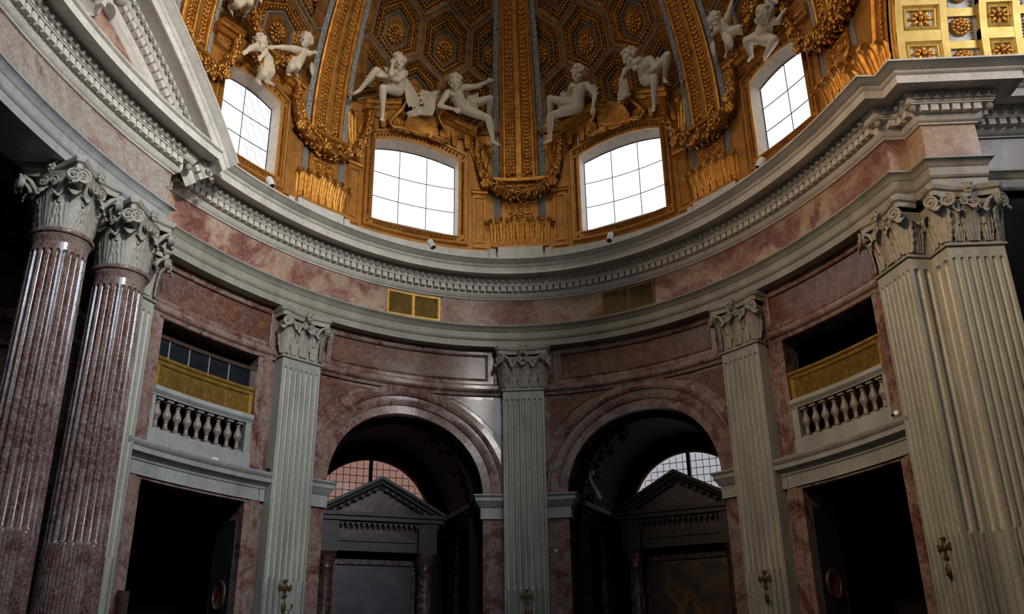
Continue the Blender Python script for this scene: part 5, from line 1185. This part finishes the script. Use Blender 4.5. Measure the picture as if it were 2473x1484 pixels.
def side_crest(sg, side):
    t = thing('window_crest', 'gilded pediment pieces over the narrow %s window' % side, 'pediment', PD(sg*8.55, 16.4, 0.0))
    for a, b in (((7.0, 16.66), (7.7, 16.77)), ((8.12, 16.82), (8.68, 16.87)), ((9.36, 16.83), (10.15, 16.72))) if sg < 0 else (((7.0, 16.70), (8.1, 16.80)), ((8.1, 16.80), (9.4, 16.80))):
        a = (sg*a[0], a[1]); b = (sg*b[0], b[1]); a, b = (a, b) if a[0] < b[0] else (b, a)
        obj('ledge', wall_sweep([a, b], LEDGE, fn=PD), M['gold'], t, smooth=30)
    obj('back_band', slabprof(*sorted((sg*7.05, sg*10.0)), [(0, 16.25), (0.12, 16.3), (0.14, 16.6), (0, 16.65)]), M['gold_wall'], t)
    m2 = MB()
    for k in range(36):
        s = sg*(7.1+k*0.08); m2.ball(PD(s, 16.47, 0.14), (0.045, 0.04, 0.06), 5, 3)
    stuff(obj('egg_band', m2, M['gold_leaf'], t, smooth='all'))
    # swag of fruit held by the boys
    sw = thing('fruit_swag', 'gilded fruit swag held by the stucco boys over the narrow %s window' % side, 'garland', PD(sg*8.4, 16.6, 0.5))
    pl = [(7.55, 16.6, 0.45), (7.7, 17.1, 0.5), (8.0, 17.0, 0.55), (8.25, 16.9, 0.6), (8.7, 17.05, 0.6), (8.95, 17.45, 0.5), (9.2, 17.75, 0.4)] if sg > 0 else [(7.45, 17.4, 0.45), (7.75, 16.95, 0.5), (8.0, 16.75, 0.5), (8.3, 16.55, 0.5), (8.55, 16.05, 0.5), (8.75, 16.2, 0.52), (8.95, 16.75, 0.5), (9.1, 17.2, 0.45), (9.25, 17.5, 0.4)]
    rnd = random.Random(3); line = []
    for (a, b) in zip(pl[:-1], pl[1:]):
        for f in lin(0, 1, 8)[:-1]: line.append(tuple(a[i]*(1-f)+b[i]*f for i in range(3)))
    core = MB(); core.tube([PD(sg*x, z, o) for x, z, o in line], 0.11, 7); obj('core', core, M['gold_dark'], sw, smooth='all')
    mb = MB()
    for x, z, o in line:
        for q in range(8):
            a = rnd.uniform(0, 6.28); r = rnd.uniform(0.09, 0.15); s_ = rnd.uniform(0.025, 0.05); mb.ball(PD(sg*(x+r*math.cos(a)), z+rnd.uniform(-0.1, 0.1), o+r*math.sin(a)), (s_, s_, s_*rnd.uniform(0.7, 1.4)), 5, 3)
    stuff(obj('fruit', mb, M['gold_leaf'], sw, smooth='all'))
side_crest(-1, 'left'); side_crest(1, 'right')
# foliage at the springing of the entrance arch
t = thing('arch_foliage', 'gilded acanthus tuft at the foot of the entrance arch', 'relief', (7.75, 4.6, 12.75))
for k, (y, h, r) in enumerate(((4.25, 0.9, 0.2), (4.5, 1.1, 0.0), (4.75, 1.3, -0.1), (4.95, 1.1, -0.25))): inst('leaf', GLEAF, t, Matrix.Translation((-0.06-0.03*k, y-4.6, 0.05)) @ R3(-pi/2+0.3) @ Matrix.Rotation(r, 4, 'Y') @ Matrix.Scale(h, 4))
mb = MB(); mb.box(7.55, 7.95, 4.1, 5.1, 12.7, 12.84); obj('block', mb, M['gold'], t)
# ---------------------------------------------------------------- stucco figures
FIG = {
'a': (-4.2, 17.3, {'head': (-0.21, -1.11, 0.94), 'neck': (-0.07, -0.96, 0.8), 'chest': (-0.06, -0.89, 0.69), 'pelvis': (0.02, -0.64, 0.4), 'shA': (-0.28, -1, 0.61), 'elA': (-0.54, -1.3, 0.23), 'wrA': (-0.47, -1.23, 0.67), 'shB': (0.1, -0.91, 0.8), 'elB': (-0.18, -1.05, 0.37), 'wrB': (-0.65, -1.16, 0.22), 'hipA': (-0.12, -0.71, 0.4), 'kneeA': (-0.89, -1.08, 0.37), 'ankA': (-1.16, -0.65, -0.15), 'toeA': (-1.36, -0.66, -0.37), 'hipB': (0.01, -0.66, 0.31), 'kneeB': (-0.69, -1.13, -0.17), 'ankB': (-0.48, -0.77, -0.78), 'toeB': (-0.6, -0.99, -1.22)}),
'b': (-2.2, 17.3, {'head': (-0.09, -1.13, 0.83), 'neck': (-0.04, -0.94, 0.71), 'chest': (0.01, -0.87, 0.59), 'pelvis': (0.24, -0.69, 0.35), 'shA': (0.19, -0.94, 0.84), 'elA': (0.61, -1.01, 0.93), 'wrA': (0.9, -1.07, 1.11), 'shB': (-0.24, -0.91, 0.59), 'elB': (-0.48, -0.84, 0.12), 'wrB': (-0.07, -0.86, 0.08), 'hipA': (0.35, -0.72, 0.25), 'kneeA': (0.97, -1.01, -0.12), 'ankA': (1.19, -0.76, -0.72), 'toeA': (1.37, -1.04, -1.02), 'hipB': (0.37, -0.67, 0.42), 'kneeB': (1.02, -1.01, 0.59), 'ankB': (1.1, -0.51, 0.21), 'toeB': (1.21, -0.59, 0.03)}),
'c': (2.0, 17.3, {'head': (0.32, -1.14, 0.96), 'neck': (0.25, -0.95, 0.81), 'chest': (0.25, -0.87, 0.61), 'pelvis': (0.06, -0.62, 0.2), 'shA': (0.46, -0.86, 0.7), 'elA': (0.7, -0.81, 0.29), 'wrA': (0.61, -0.81, -0.06), 'shB': (0.07, -0.94, 0.72), 'elB': (-0.17, -0.71, 0.61), 'wrB': (0.01, -0.78, 0.32), 'hipA': (0.05, -0.7, 0.22), 'kneeA': (-0.6, -1.08, 0.37), 'ankA': (-0.76, -0.63, -0.08), 'toeA': (-0.89, -0.72, -0.28), 'hipB': (0.01, -0.67, 0.1), 'kneeB': (-0.64, -1, -0.16), 'ankB': (-0.8, -0.68, -0.76), 'toeB': (-0.93, -0.93, -1)}),
'd': (4.1, 17.4, {'head': (0.32, -1.16, 0.62), 'neck': (0.38, -0.99, 0.53), 'chest': (0.56, -0.85, 0.35), 'pelvis': (0.42, -0.55, 0.17), 'shA': (0.56, -1.07, 0.43), 'elA': (0.1, -1.07, 0.34), 'wrA': (-0.03, -1.07, 0.16), 'shB': (0.75, -0.82, 0.51), 'elB': (0.94, -0.87, 0.1), 'wrB': (0.86, -1.02, -0.07), 'hipA': (0.45, -0.62, 0.05), 'kneeA': (1, -1.11, -0.42), 'ankA': (0.75, -0.81, -1.06), 'toeA': (0.8, -1.04, -1.42), 'hipB': (0.59, -0.56, 0.16), 'kneeB': (1.41, -1.02, 0.19), 'ankB': (1.01, -0.57, -0.18), 'toeB': (1.17, -0.78, -0.48)}),
'e': (-8.3, 16.8, {'head': (-0.72, -0.59, -0.12), 'neck': (-0.67, -0.53, -0.2), 'chest': (-0.57, -0.47, -0.26), 'pelvis': (-0.28, -0.35, -0.34), 'shA': (-0.8, -0.58, -0.29), 'elA': (-1.07, -0.73, -0.56), 'wrA': (-1.29, -0.83, -0.84), 'shB': (-0.49, -0.49, -0.1), 'elB': (-0.51, -0.57, -0.27), 'wrB': (-0.67, -0.65, -0.52), 'hipA': (-0.22, -0.37, -0.36), 'kneeA': (-0.3, -0.62, -0.72), 'ankA': (-0.22, -0.42, -0.89), 'toeA': (-0.11, -0.54, -0.97), 'hipB': (-0.34, -0.39, -0.47), 'kneeB': (-0.53, -0.63, -0.97), 'ankB': (-0.53, -0.43, -1.04), 'toeB': (-0.51, -0.61, -1.33)}),
'f': (-7.4, 16.9, {'head': (-0.21, -0.74, 0.69), 'neck': (-0.21, -0.64, 0.51), 'chest': (-0.19, -0.57, 0.41), 'pelvis': (-0.23, -0.43, 0.2), 'shA': (-0.38, -0.66, 0.32), 'elA': (-0.81, -0.73, 0.08), 'wrA': (-1.09, -0.64, -0.03), 'shB': (-0.09, -0.59, 0.51), 'elB': (-0.04, -0.67, 0.41), 'wrB': (0.1, -0.69, 0.53), 'hipA': (-0.33, -0.47, 0.11), 'kneeA': (-0.56, -0.7, -0.35), 'ankA': (-0.47, -0.46, -0.32), 'toeA': (-0.51, -0.56, -0.52), 'hipB': (-0.18, -0.43, 0.21), 'kneeB': (-0.35, -0.67, -0.18), 'ankB': (-0.22, -0.42, -0.15), 'toeB': (-0.18, -0.46, -0.25)}),
'g': (-9.5, 17.4, {'head': (-0.49, -0.75, 0.54), 'neck': (-0.37, -0.63, 0.48), 'chest': (-0.3, -0.56, 0.41), 'pelvis': (-0.21, -0.44, 0.19), 'shA': (-0.46, -0.59, 0.34), 'elA': (-0.64, -0.62, 0.05), 'wrA': (-0.7, -0.67, -0.19), 'shB': (-0.26, -0.63, 0.49), 'elB': (-0.16, -0.69, 0.36), 'wrB': (0.01, -0.67, 0.32), 'hipA': (-0.29, -0.47, 0.09), 'kneeA': (-0.62, -0.67, -0.4), 'ankA': (-0.6, -0.38, -0.38), 'toeA': (-0.56, -0.41, -0.49), 'hipB': (-0.19, -0.49, 0.17), 'kneeB': (-0.38, -0.76, -0.17), 'ankB': (-0.09, -0.48, -0.07), 'toeB': (-0.21, -0.53, -0.29)}),
'h': (7.4, 17.0, {'head': (0.19, -0.83, 0.62), 'neck': (0.25, -0.71, 0.56), 'chest': (0.29, -0.62, 0.5), 'pelvis': (0.26, -0.46, 0.32), 'shA': (0.5, -0.71, 0.51), 'elA': (0.65, -0.75, 0.65), 'wrA': (0.75, -0.76, 0.82), 'shB': (0.21, -0.69, 0.49), 'elB': (0.16, -0.81, 0.35), 'wrB': (0, -0.76, 0.37), 'hipA': (0.22, -0.49, 0.26), 'kneeA': (0.39, -0.66, -0.18), 'ankA': (0.01, -0.37, -0.12), 'toeA': (0, -0.45, -0.25), 'hipB': (0.37, -0.49, 0.23), 'kneeB': (0.85, -0.75, -0.1), 'ankB': (0.7, -0.41, -0.03), 'toeB': (0.78, -0.44, -0.19)}),
'i': (8.8, 16.9, {'head': (0.47, -0.71, -0.26), 'neck': (0.36, -0.56, -0.28), 'chest': (0.28, -0.5, -0.34), 'pelvis': (-0.07, -0.36, -0.38), 'shA': (0.42, -0.51, -0.26), 'elA': (0.61, -0.58, -0.17), 'wrA': (0.62, -0.71, 0.02), 'shB': (0.46, -0.45, -0.37), 'elB': (0.6, -0.44, -0.49), 'wrB': (0.71, -0.41, -0.37), 'hipA': (-0.11, -0.42, -0.41), 'kneeA': (-0.34, -0.64, -0.42), 'ankA': (-0.5, -0.42, -0.71), 'toeA': (-0.55, -0.57, -0.93), 'hipB': (0.03, -0.37, -0.56), 'kneeB': (0.45, -0.51, -0.94), 'ankB': (-0.04, -0.4, -1.05), 'toeB': (0.08, -0.58, -1.45)}),
}
def capsule(mb, a, b, ra, rb, n=10):
    a, b = Vector(a), Vector(b); mb.tube([a.lerp(b, f) for f in (0, 0.33, 0.66, 1)], [ra+(rb-ra)*f for f in (0, 0.33, 0.66, 1)], n)
    mb.ball(a, ra, n, 6); mb.ball(b, rb, n, 6)
def limb(mb, a, b, r0, r1, bulge=0.12):
    a, b = Vector(a), Vector(b); k = 7; mb.tube([a.lerp(b, i/(k-1)) for i in range(k)], [(r0+(r1-r0)*i/(k-1))*(1+bulge*math.sin(pi*min(1, (i/(k-1))*1.5))) for i in range(k)], 10); mb.ball(a, r0, 10, 6); mb.ball(b, r1, 10, 6)
def melt(mb, mat, voxel, smooth=4):
    me = bpy.data.meshes.new('tmp'); me.from_pydata(mb.v, [], mb.f); o = bpy.data.objects.new('tmp', me); COL.objects.link(o)
    r = o.modifiers.new('r', 'REMESH'); r.mode = 'VOXEL'; r.voxel_size = voxel
    s = o.modifiers.new('s', 'SMOOTH'); s.factor = 0.5; s.iterations = smooth
    dg = bpy.context.evaluated_depsgraph_get(); out = bpy.data.meshes.new_from_object(o.evaluated_get(dg))
    bpy.data.objects.remove(o); bpy.data.meshes.remove(me)
    out.materials.clear(); out.materials.append(mat); out.polygons.foreach_set('use_smooth', [True]*len(out.polygons)); return out
def figure(key, label, name='stucco_figure', u=0.44, face=(0, -1, 0), child=False, wings=(), drape=(), hidden=()):
    s0, z0, J = FIG[key]; J = {k: Vector(v) for k, v in J.items()}
    t = thing(name, label, 'statue', PD(s0, z0, 0.0), wang(s0)); mb = MB(); f = 1.42 if child else 1.08
    H, N, C_, PV = J['head'], J['neck'], J['chest'], J['pelvis']
    face = Vector(face).normalized()
    # trunk
    w = u*f; belly = C_.lerp(PV, 0.55)+face*(0.05*u)
    capsule(mb, C_, belly, 0.50*u, 0.42*w); capsule(mb, belly, PV, 0.42*w, 0.46*w); capsule(mb, C_.lerp(N, 0.35), C_, 0.40*u, 0.50*u)
    capsule(mb, J['hipA'], J['hipB'], 0.36*w, 0.36*w); capsule(mb, PV, J['hipA'], 0.42*w, 0.34*w); capsule(mb, PV, J['hipB'], 0.42*w, 0.34*w)
    for k in 'AB':
        capsule(mb, C_.lerp(N, 0.5), J['sh'+k], 0.26*u, 0.235*u)
        limb(mb, J['sh'+k], J['el'+k], 0.215*w, 0.155*w); limb(mb, J['el'+k], J['wr'+k], 0.165*w, 0.105*w)
        limb(mb, J['hip'+k], J['knee'+k], 0.34*w, 0.225*w, 0.08); limb(mb, J['knee'+k], J['ank'+k], 0.23*w, 0.125*w, 0.14)
        # foot: heel, instep, ball, toes
        a, toe = J['ank'+k], J['toe'+k]; d = (toe-a); L = 0.78*u if not child else 0.62*u; d = d.normalized()*L if d.length > 1e-3 else Vector((0, -L, 0))
        side = d.cross(Vector((0, 0, 1))); side = side.normalized() if side.length > 1e-3 else Vector((1, 0, 0))
        capsule(mb, a-d*0.18, a, 0.12*u, 0.12*u, 8); capsule(mb, a, a+d*0.7, 0.125*u, 0.115*u, 8)
        for i in range(5): capsule(mb, a+d*0.62+side*(i-2)*0.055*u, a+d*(1.02-0.05*abs(i-1))+side*(i-2)*0.068*u, 0.05*u, 0.042*u, 6)
        # hand: palm, four fingers, thumb
        e_, wv = J['el'+k], J['wr'+k]; d = (wv-e_).normalized(); side = d.cross(face); side = side.normalized() if side.length > 1e-3 else Vector((1, 0, 0)); up_ = side.cross(d)
        capsule(mb, wv, wv+d*0.22*u, 0.10*u, 0.115*u, 8); capsule(mb, wv+d*0.2*u-side*0.08*u, wv+d*0.2*u+side*0.08*u, 0.075*u, 0.075*u, 8)
        for i, fl_ in enumerate((0.26, 0.31, 0.30, 0.23)):
            b0 = wv+d*0.3*u+side*(i-1.5)*0.075*u; b1 = b0+d*fl_*0.55*u-up_*0.03*u; b2 = b1+d*fl_*0.4*u-up_*0.14*u
            capsule(mb, b0, b1, 0.042*u, 0.038*u, 6); capsule(mb, b1, b2, 0.038*u, 0.032*u, 6)
        th = -1 if k == 'A' else 1; b0 = wv+d*0.1*u+side*th*0.1*u; capsule(mb, b0, b0+d*0.16*u+side*th*0.1*u, 0.05*u, 0.042*u, 6); capsule(mb, b0+d*0.16*u+side*th*0.1*u, b0+d*0.28*u+side*th*0.08*u-up_*0.06*u, 0.042*u, 0.034*u, 6)
    # chest muscles
    sv = (J['shB']-J['shA']).normalized()
    for e in (-1, 1): mb.ball(C_.lerp(N, 0.1)+sv*e*0.24*u+face*0.33*u, (0.24*u, 0.16*u, 0.2*u), 8, 6)
    # neck and head
    capsule(mb, N-(H-N)*0.2, H, 0.22*u, 0.2*u)
    Z = (H-N); Z = Z.normalized() if Z.length > 0.05 else Vector((0, 0, 1)); Z = (Z*0.6+Vector((0, 0, 0.4))).normalized()
    Y = -(face-Z*face.dot(Z)).normalized(); X = Y.cross(Z)
    B = Matrix((X, Y, Z)).transposed()
    ub = u; u = u*(1.42 if child else 1.22)
    def hp(x, y, z): return H+B @ Vector((x*u, y*u, z*u))
    mb.ball(hp(0, 0.02, 0.10), (0.34*u, 0.40*u, 0.38*u), 14, 10, B); mb.ball(hp(0, -0.10, -0.16), (0.27*u, 0.27*u, 0.30*u), 12, 8, B)
    mb.ball(hp(0, -0.30, -0.40), (0.11*u, 0.09*u, 0.09*u), 8, 6, B)                                   # chin
    capsule(mb, hp(0, -0.36, 0.04), hp(0, -0.46, -0.12), 0.045*u, 0.075*u, 8)                         # nose
    for e in (-1, 1):
        capsule(mb, hp(e*0.05, -0.36, 0.08), hp(e*0.24, -0.28, 0.07), 0.055*u, 0.05*u, 6)             # brow
        mb.ball(hp(e*0.15, -0.29, -0.02), (0.075*u, 0.06*u, 0.05*u), 8, 6, B)                         # eye
        mb.ball(hp(e*0.18, -0.24, -0.17), (0.11*u, 0.1*u, 0.1*u), 8, 6, B)                            # cheek
        mb.ball(hp(e*0.35, 0.04, -0.04), (0.05*u, 0.09*u, 0.13*u), 8, 6, B)                           # ear
    capsule(mb, hp(-0.09, -0.36, -0.24), hp(0.09, -0.36, -0.24), 0.04*u, 0.04*u, 6); capsule(mb, hp(-0.07, -0.35, -0.30), hp(0.07, -0.35, -0.30), 0.045*u, 0.045*u, 6)
    vx = 0.017 if not child else 0.014
    o = obj('body', melt(mb, M['stucco'], vx, 2), None, t, world=False)
    rnd = random.Random(key); hm = MB()
    for i in range(70 if not child else 50):
        a, b = rnd.uniform(0, 2*pi), rnd.uniform(-0.25, 1.0); y = math.sin(a)*math.sqrt(1-max(0, b)**2); x = math.cos(a)*math.sqrt(1-max(0, b)**2)
        if y < -0.35 and b < 0.55: continue
        r = rnd.uniform(0.07, 0.12)*u*(0.8 if child else 1); hm.ball(hp(0.34*x, 0.02+0.40*y, 0.10+0.36*b), r, 7, 5)
    obj('hair', melt(hm, M['stucco'], 0.02, 1), None, t, world=False)
    for root, tips in wings:                     # each wing a fan of overlapping feathers
        wm = MB(); root = Vector(root)
        for tip, th in tips:
            tip = Vector(tip); d = tip-root; L = d.length; d.normalize(); q = Vector((0, 1, 0)); x_ = d.cross(q).normalized(); Bm = Matrix((x_, x_.cross(d)*-1, d)).transposed()
            wm.ball(root+d*L*0.5, (th, 0.035, L*0.52), 8, 7, Bm); wm.ball(root+d*L*0.45+Vector((0, -0.02, 0)), (th*0.35, 0.04, L*0.45), 6, 6, Bm)
        obj('wing', melt(wm, M['stucco'], 0.02, 1), None, t, world=False)
    for rows_, amp, fr in drape: obj('drapery', cloth(rows_, amp, fr), M['drape'], t, world=False, smooth='all')
    return t
def J(k, n): return Vector(FIG[k][2][n])
def cloth(rows, amp=0.04, freq=5.0, th=0.05):
    """a cloth lofted through guide lines, with rounded folds and thickness"""
    A = np.array(rows, float)
    def up_(A, k):
        n = len(A); out = []
        for i in range(n-1):
            p0, p1, p2, p3 = A[max(0, i-1)], A[i], A[i+1], A[min(n-1, i+2)]
            for q in range(k):
                f = q/k; out.append(0.5*((2*p1)+(-p0+p2)*f+(2*p0-5*p1+4*p2-p3)*f*f+(-p0+3*p1-3*p2+p3)*f**3))
        out.append(A[-1]); return np.array(out)
    A = up_(A, 6); A = np.transpose(up_(np.transpose(A, (1, 0, 2)), 9), (1, 0, 2))
    du = np.gradient(A, axis=1); dv = np.gradient(A, axis=0); N_ = np.cross(du, dv); N_ /= np.linalg.norm(N_, axis=2, keepdims=True)+1e-9
    R_, C_ = A.shape[:2]; uu = np.linspace(0, 1, C_)[None, :]; vv = np.linspace(0, 1, R_)[:, None]
    D_ = amp*(np.abs(np.sin(pi*freq*uu+1.7*np.sin(2.2*vv*pi)))-0.5)+0.4*amp*np.sin(pi*freq*2.3*uu+4*vv)
    F_, Bk = A+N_*(D_+th/2)[..., None], A+N_*(D_-th/2)[..., None]
    mb = MB(); mb.grid([[tuple(p) for p in r] for r in F_]); mb.grid([[tuple(p) for p in r[::-1]] for r in Bk])
    for E1, E2 in ((F_[0], Bk[0]), (F_[-1], Bk[-1]), (F_[:, 0], Bk[:, 0]), (F_[:, -1], Bk[:, -1])): mb.grid([[tuple(p) for p in E1], [tuple(p) for p in E2]])
    return mb
def lapcloth(k, top=0.17, drop=0.25, reach=0.62, amp=0.045):
    """cloth over hips and thighs, hanging between and beside the legs"""
    a, b, p = J(k, 'kneeA'), J(k, 'kneeB'), J(k, 'pelvis'); ha, hb = J(k, 'hipA'), J(k, 'hipB'); rows = []
    up_ = Vector((0, -0.06, top))
    for f in (-0.25, 0.05, 0.35, reach):
        q0, q1 = ha.lerp(a, max(0, f))+up_, hb.lerp(b, max(0, f))+up_
        if f < 0: q0 = q0+Vector((0, 0.08, 0.12)); q1 = q1+Vector((0, 0.08, 0.12))
        o = (q0-q1); o = o.normalized() if o.length > 0.05 else Vector((-1, 0, 0))
        m = q0.lerp(q1, 0.5)+Vector((0, -0.05, -0.05 if f < 0.2 else -0.12))
        rows.append([q0+o*0.16+Vector((0, 0.02, -drop*0.5)), q0+o*0.05, q0.lerp(m, 0.5), m, q1.lerp(m, 0.5), q1-o*0.05, q1-o*0.16+Vector((0, 0.02, -drop))])
    return (rows, amp, 6.0)
figure('a', 'pensive stucco figure with chin on hand seated left over the wide left window', face=(-0.45, -0.75, -0.45),
       wings=[((0.32, -0.55, 0.95), [((0.95, -0.32, 0.25), 0.13), ((0.84, -0.34, 0.18), 0.12), ((0.70, -0.36, 0.14), 0.12), ((0.56, -0.38, 0.12), 0.11), ((0.98, -0.32, 0.40), 0.10)])], drape=[lapcloth('a', 0.235, 0.15, 0.5, 0.05)])
figure('b', 'reclining stucco figure stretching one arm sideways beside the centre rib', face=(-0.25, -0.9, -0.25),
       wings=[((-0.45, -0.5, 0.68), [((-0.98, -0.42, 0.86), 0.08), ((-1.05, -0.42, 0.72), 0.09), ((-1.04, -0.42, 0.55), 0.10), ((-0.98, -0.42, 0.36), 0.10), ((-0.86, -0.45, 0.16), 0.11)])],
       drape=[([[(-0.45, -0.62, 0.80), (-0.56, -0.66, 0.74), (-0.68, -0.62, 0.66)], [(-0.56, -0.68, 0.45), (-0.72, -0.70, 0.40), (-0.86, -0.62, 0.34)], [(-0.58, -0.68, 0.12), (-0.74, -0.70, 0.10), (-0.90, -0.62, 0.06)], [(-0.62, -0.62, -0.12), (-0.76, -0.64, -0.14), (-0.88, -0.58, -0.15)]], 0.05, 4.0),
              ([[(-0.75, -0.55, 0.14), (-0.95, -0.55, 0.16), (-1.15, -0.52, 0.06), (-1.36, -0.48, -0.10)], [(-0.72, -0.62, 0.0), (-0.92, -0.62, 0.02), (-1.12, -0.58, -0.06), (-1.32, -0.50, -0.16)], [(-0.70, -0.6, -0.14), (-0.88, -0.6, -0.13), (-1.05, -0.56, -0.16), (-1.26, -0.48, -0.2)]], 0.04, 3.0), lapcloth('b', 0.235, 0.12, 0.5, 0.05)])
figure('c', 'bearded stucco figure with crossed knees seated right of the centre rib', face=(-0.1, -0.95, -0.1),
       wings=[((-0.15, -0.42, 0.45), [((-0.52, -0.38, 1.02), 0.10), ((-0.62, -0.38, 0.86), 0.10), ((-0.68, -0.38, 0.68), 0.10), ((-0.60, -0.38, 0.50), 0.10), ((-0.38, -0.38, 0.95), 0.09)]), ((0.35, -0.45, 0.75), [((0.58, -0.36, 1.0), 0.10), ((0.68, -0.36, 0.84), 0.10), ((0.68, -0.36, 0.64), 0.10), ((0.56, -0.36, 0.50), 0.09)])], drape=[lapcloth('c', 0.24, 0.22, 0.5, 0.05)])
figure('d', 'stooping stucco figure leaning forward over the wide right window', face=(-0.6, -0.6, -0.5),
       drape=[lapcloth('d', 0.235, 0.1, 0.4, 0.05), ([[(-0.15, -0.6, 0.42), (-0.3, -0.62, 0.40), (-0.42, -0.55, 0.30)], [(-0.12, -0.6, 0.12), (-0.34, -0.62, 0.10), (-0.52, -0.52, 0.06)], [(-0.1, -0.55, -0.14), (-0.36, -0.58, -0.18), (-0.58, -0.48, -0.2)]], 0.05, 3.5)])
boy = dict(name='stucco_boy', u=0.35, child=True)
figure('e', 'stucco boy clutching the swag with legs dangling over the narrow left window', face=(-0.5, -0.7, 0.1), **boy)
figure('f', 'winged stucco boy sitting on the ledge beside the left rib', face=(-0.75, -0.6, -0.2), wings=[((0.3, -0.4, 0.45), [((0.5, -0.3, 0.5), 0.07), ((0.55, -0.3, 0.3), 0.08), ((0.5, -0.3, 0.15), 0.08)])], **boy)
figure('g', 'stucco boy at the upper edge, only legs showing, left of the swag', face=(-0.2, -0.9, 0.1), **boy)
figure('h', 'stucco boy with raised arm sitting behind the ledge beside the right rib', face=(-0.7, -0.6, -0.3), wings=[((-0.35, -0.45, 0.5), [((-0.55, -0.4, 0.35), 0.07), ((-0.5, -0.4, 0.15), 0.08), ((-0.45, -0.4, 0.05), 0.07)])], **boy)
figure('i', 'stucco boy reaching up with both feet dangling over the narrow right window', face=(-0.2, -0.9, 0.1), wings=[((0.25, -0.35, 0.5), [((0.5, -0.25, 0.6), 0.08), ((0.6, -0.25, 0.4), 0.09), ((0.52, -0.25, 0.2), 0.09)])],
       drape=[([[(-0.12, -0.5, 0.12), (0.1, -0.56, 0.06), (0.3, -0.48, 0.22)], [(-0.06, -0.56, -0.02), (0.14, -0.6, -0.05), (0.36, -0.5, 0.08)], [(0.0, -0.54, -0.14), (0.18, -0.56, -0.14), (0.36, -0.46, -0.02)]], 0.03, 3.0)], **boy)
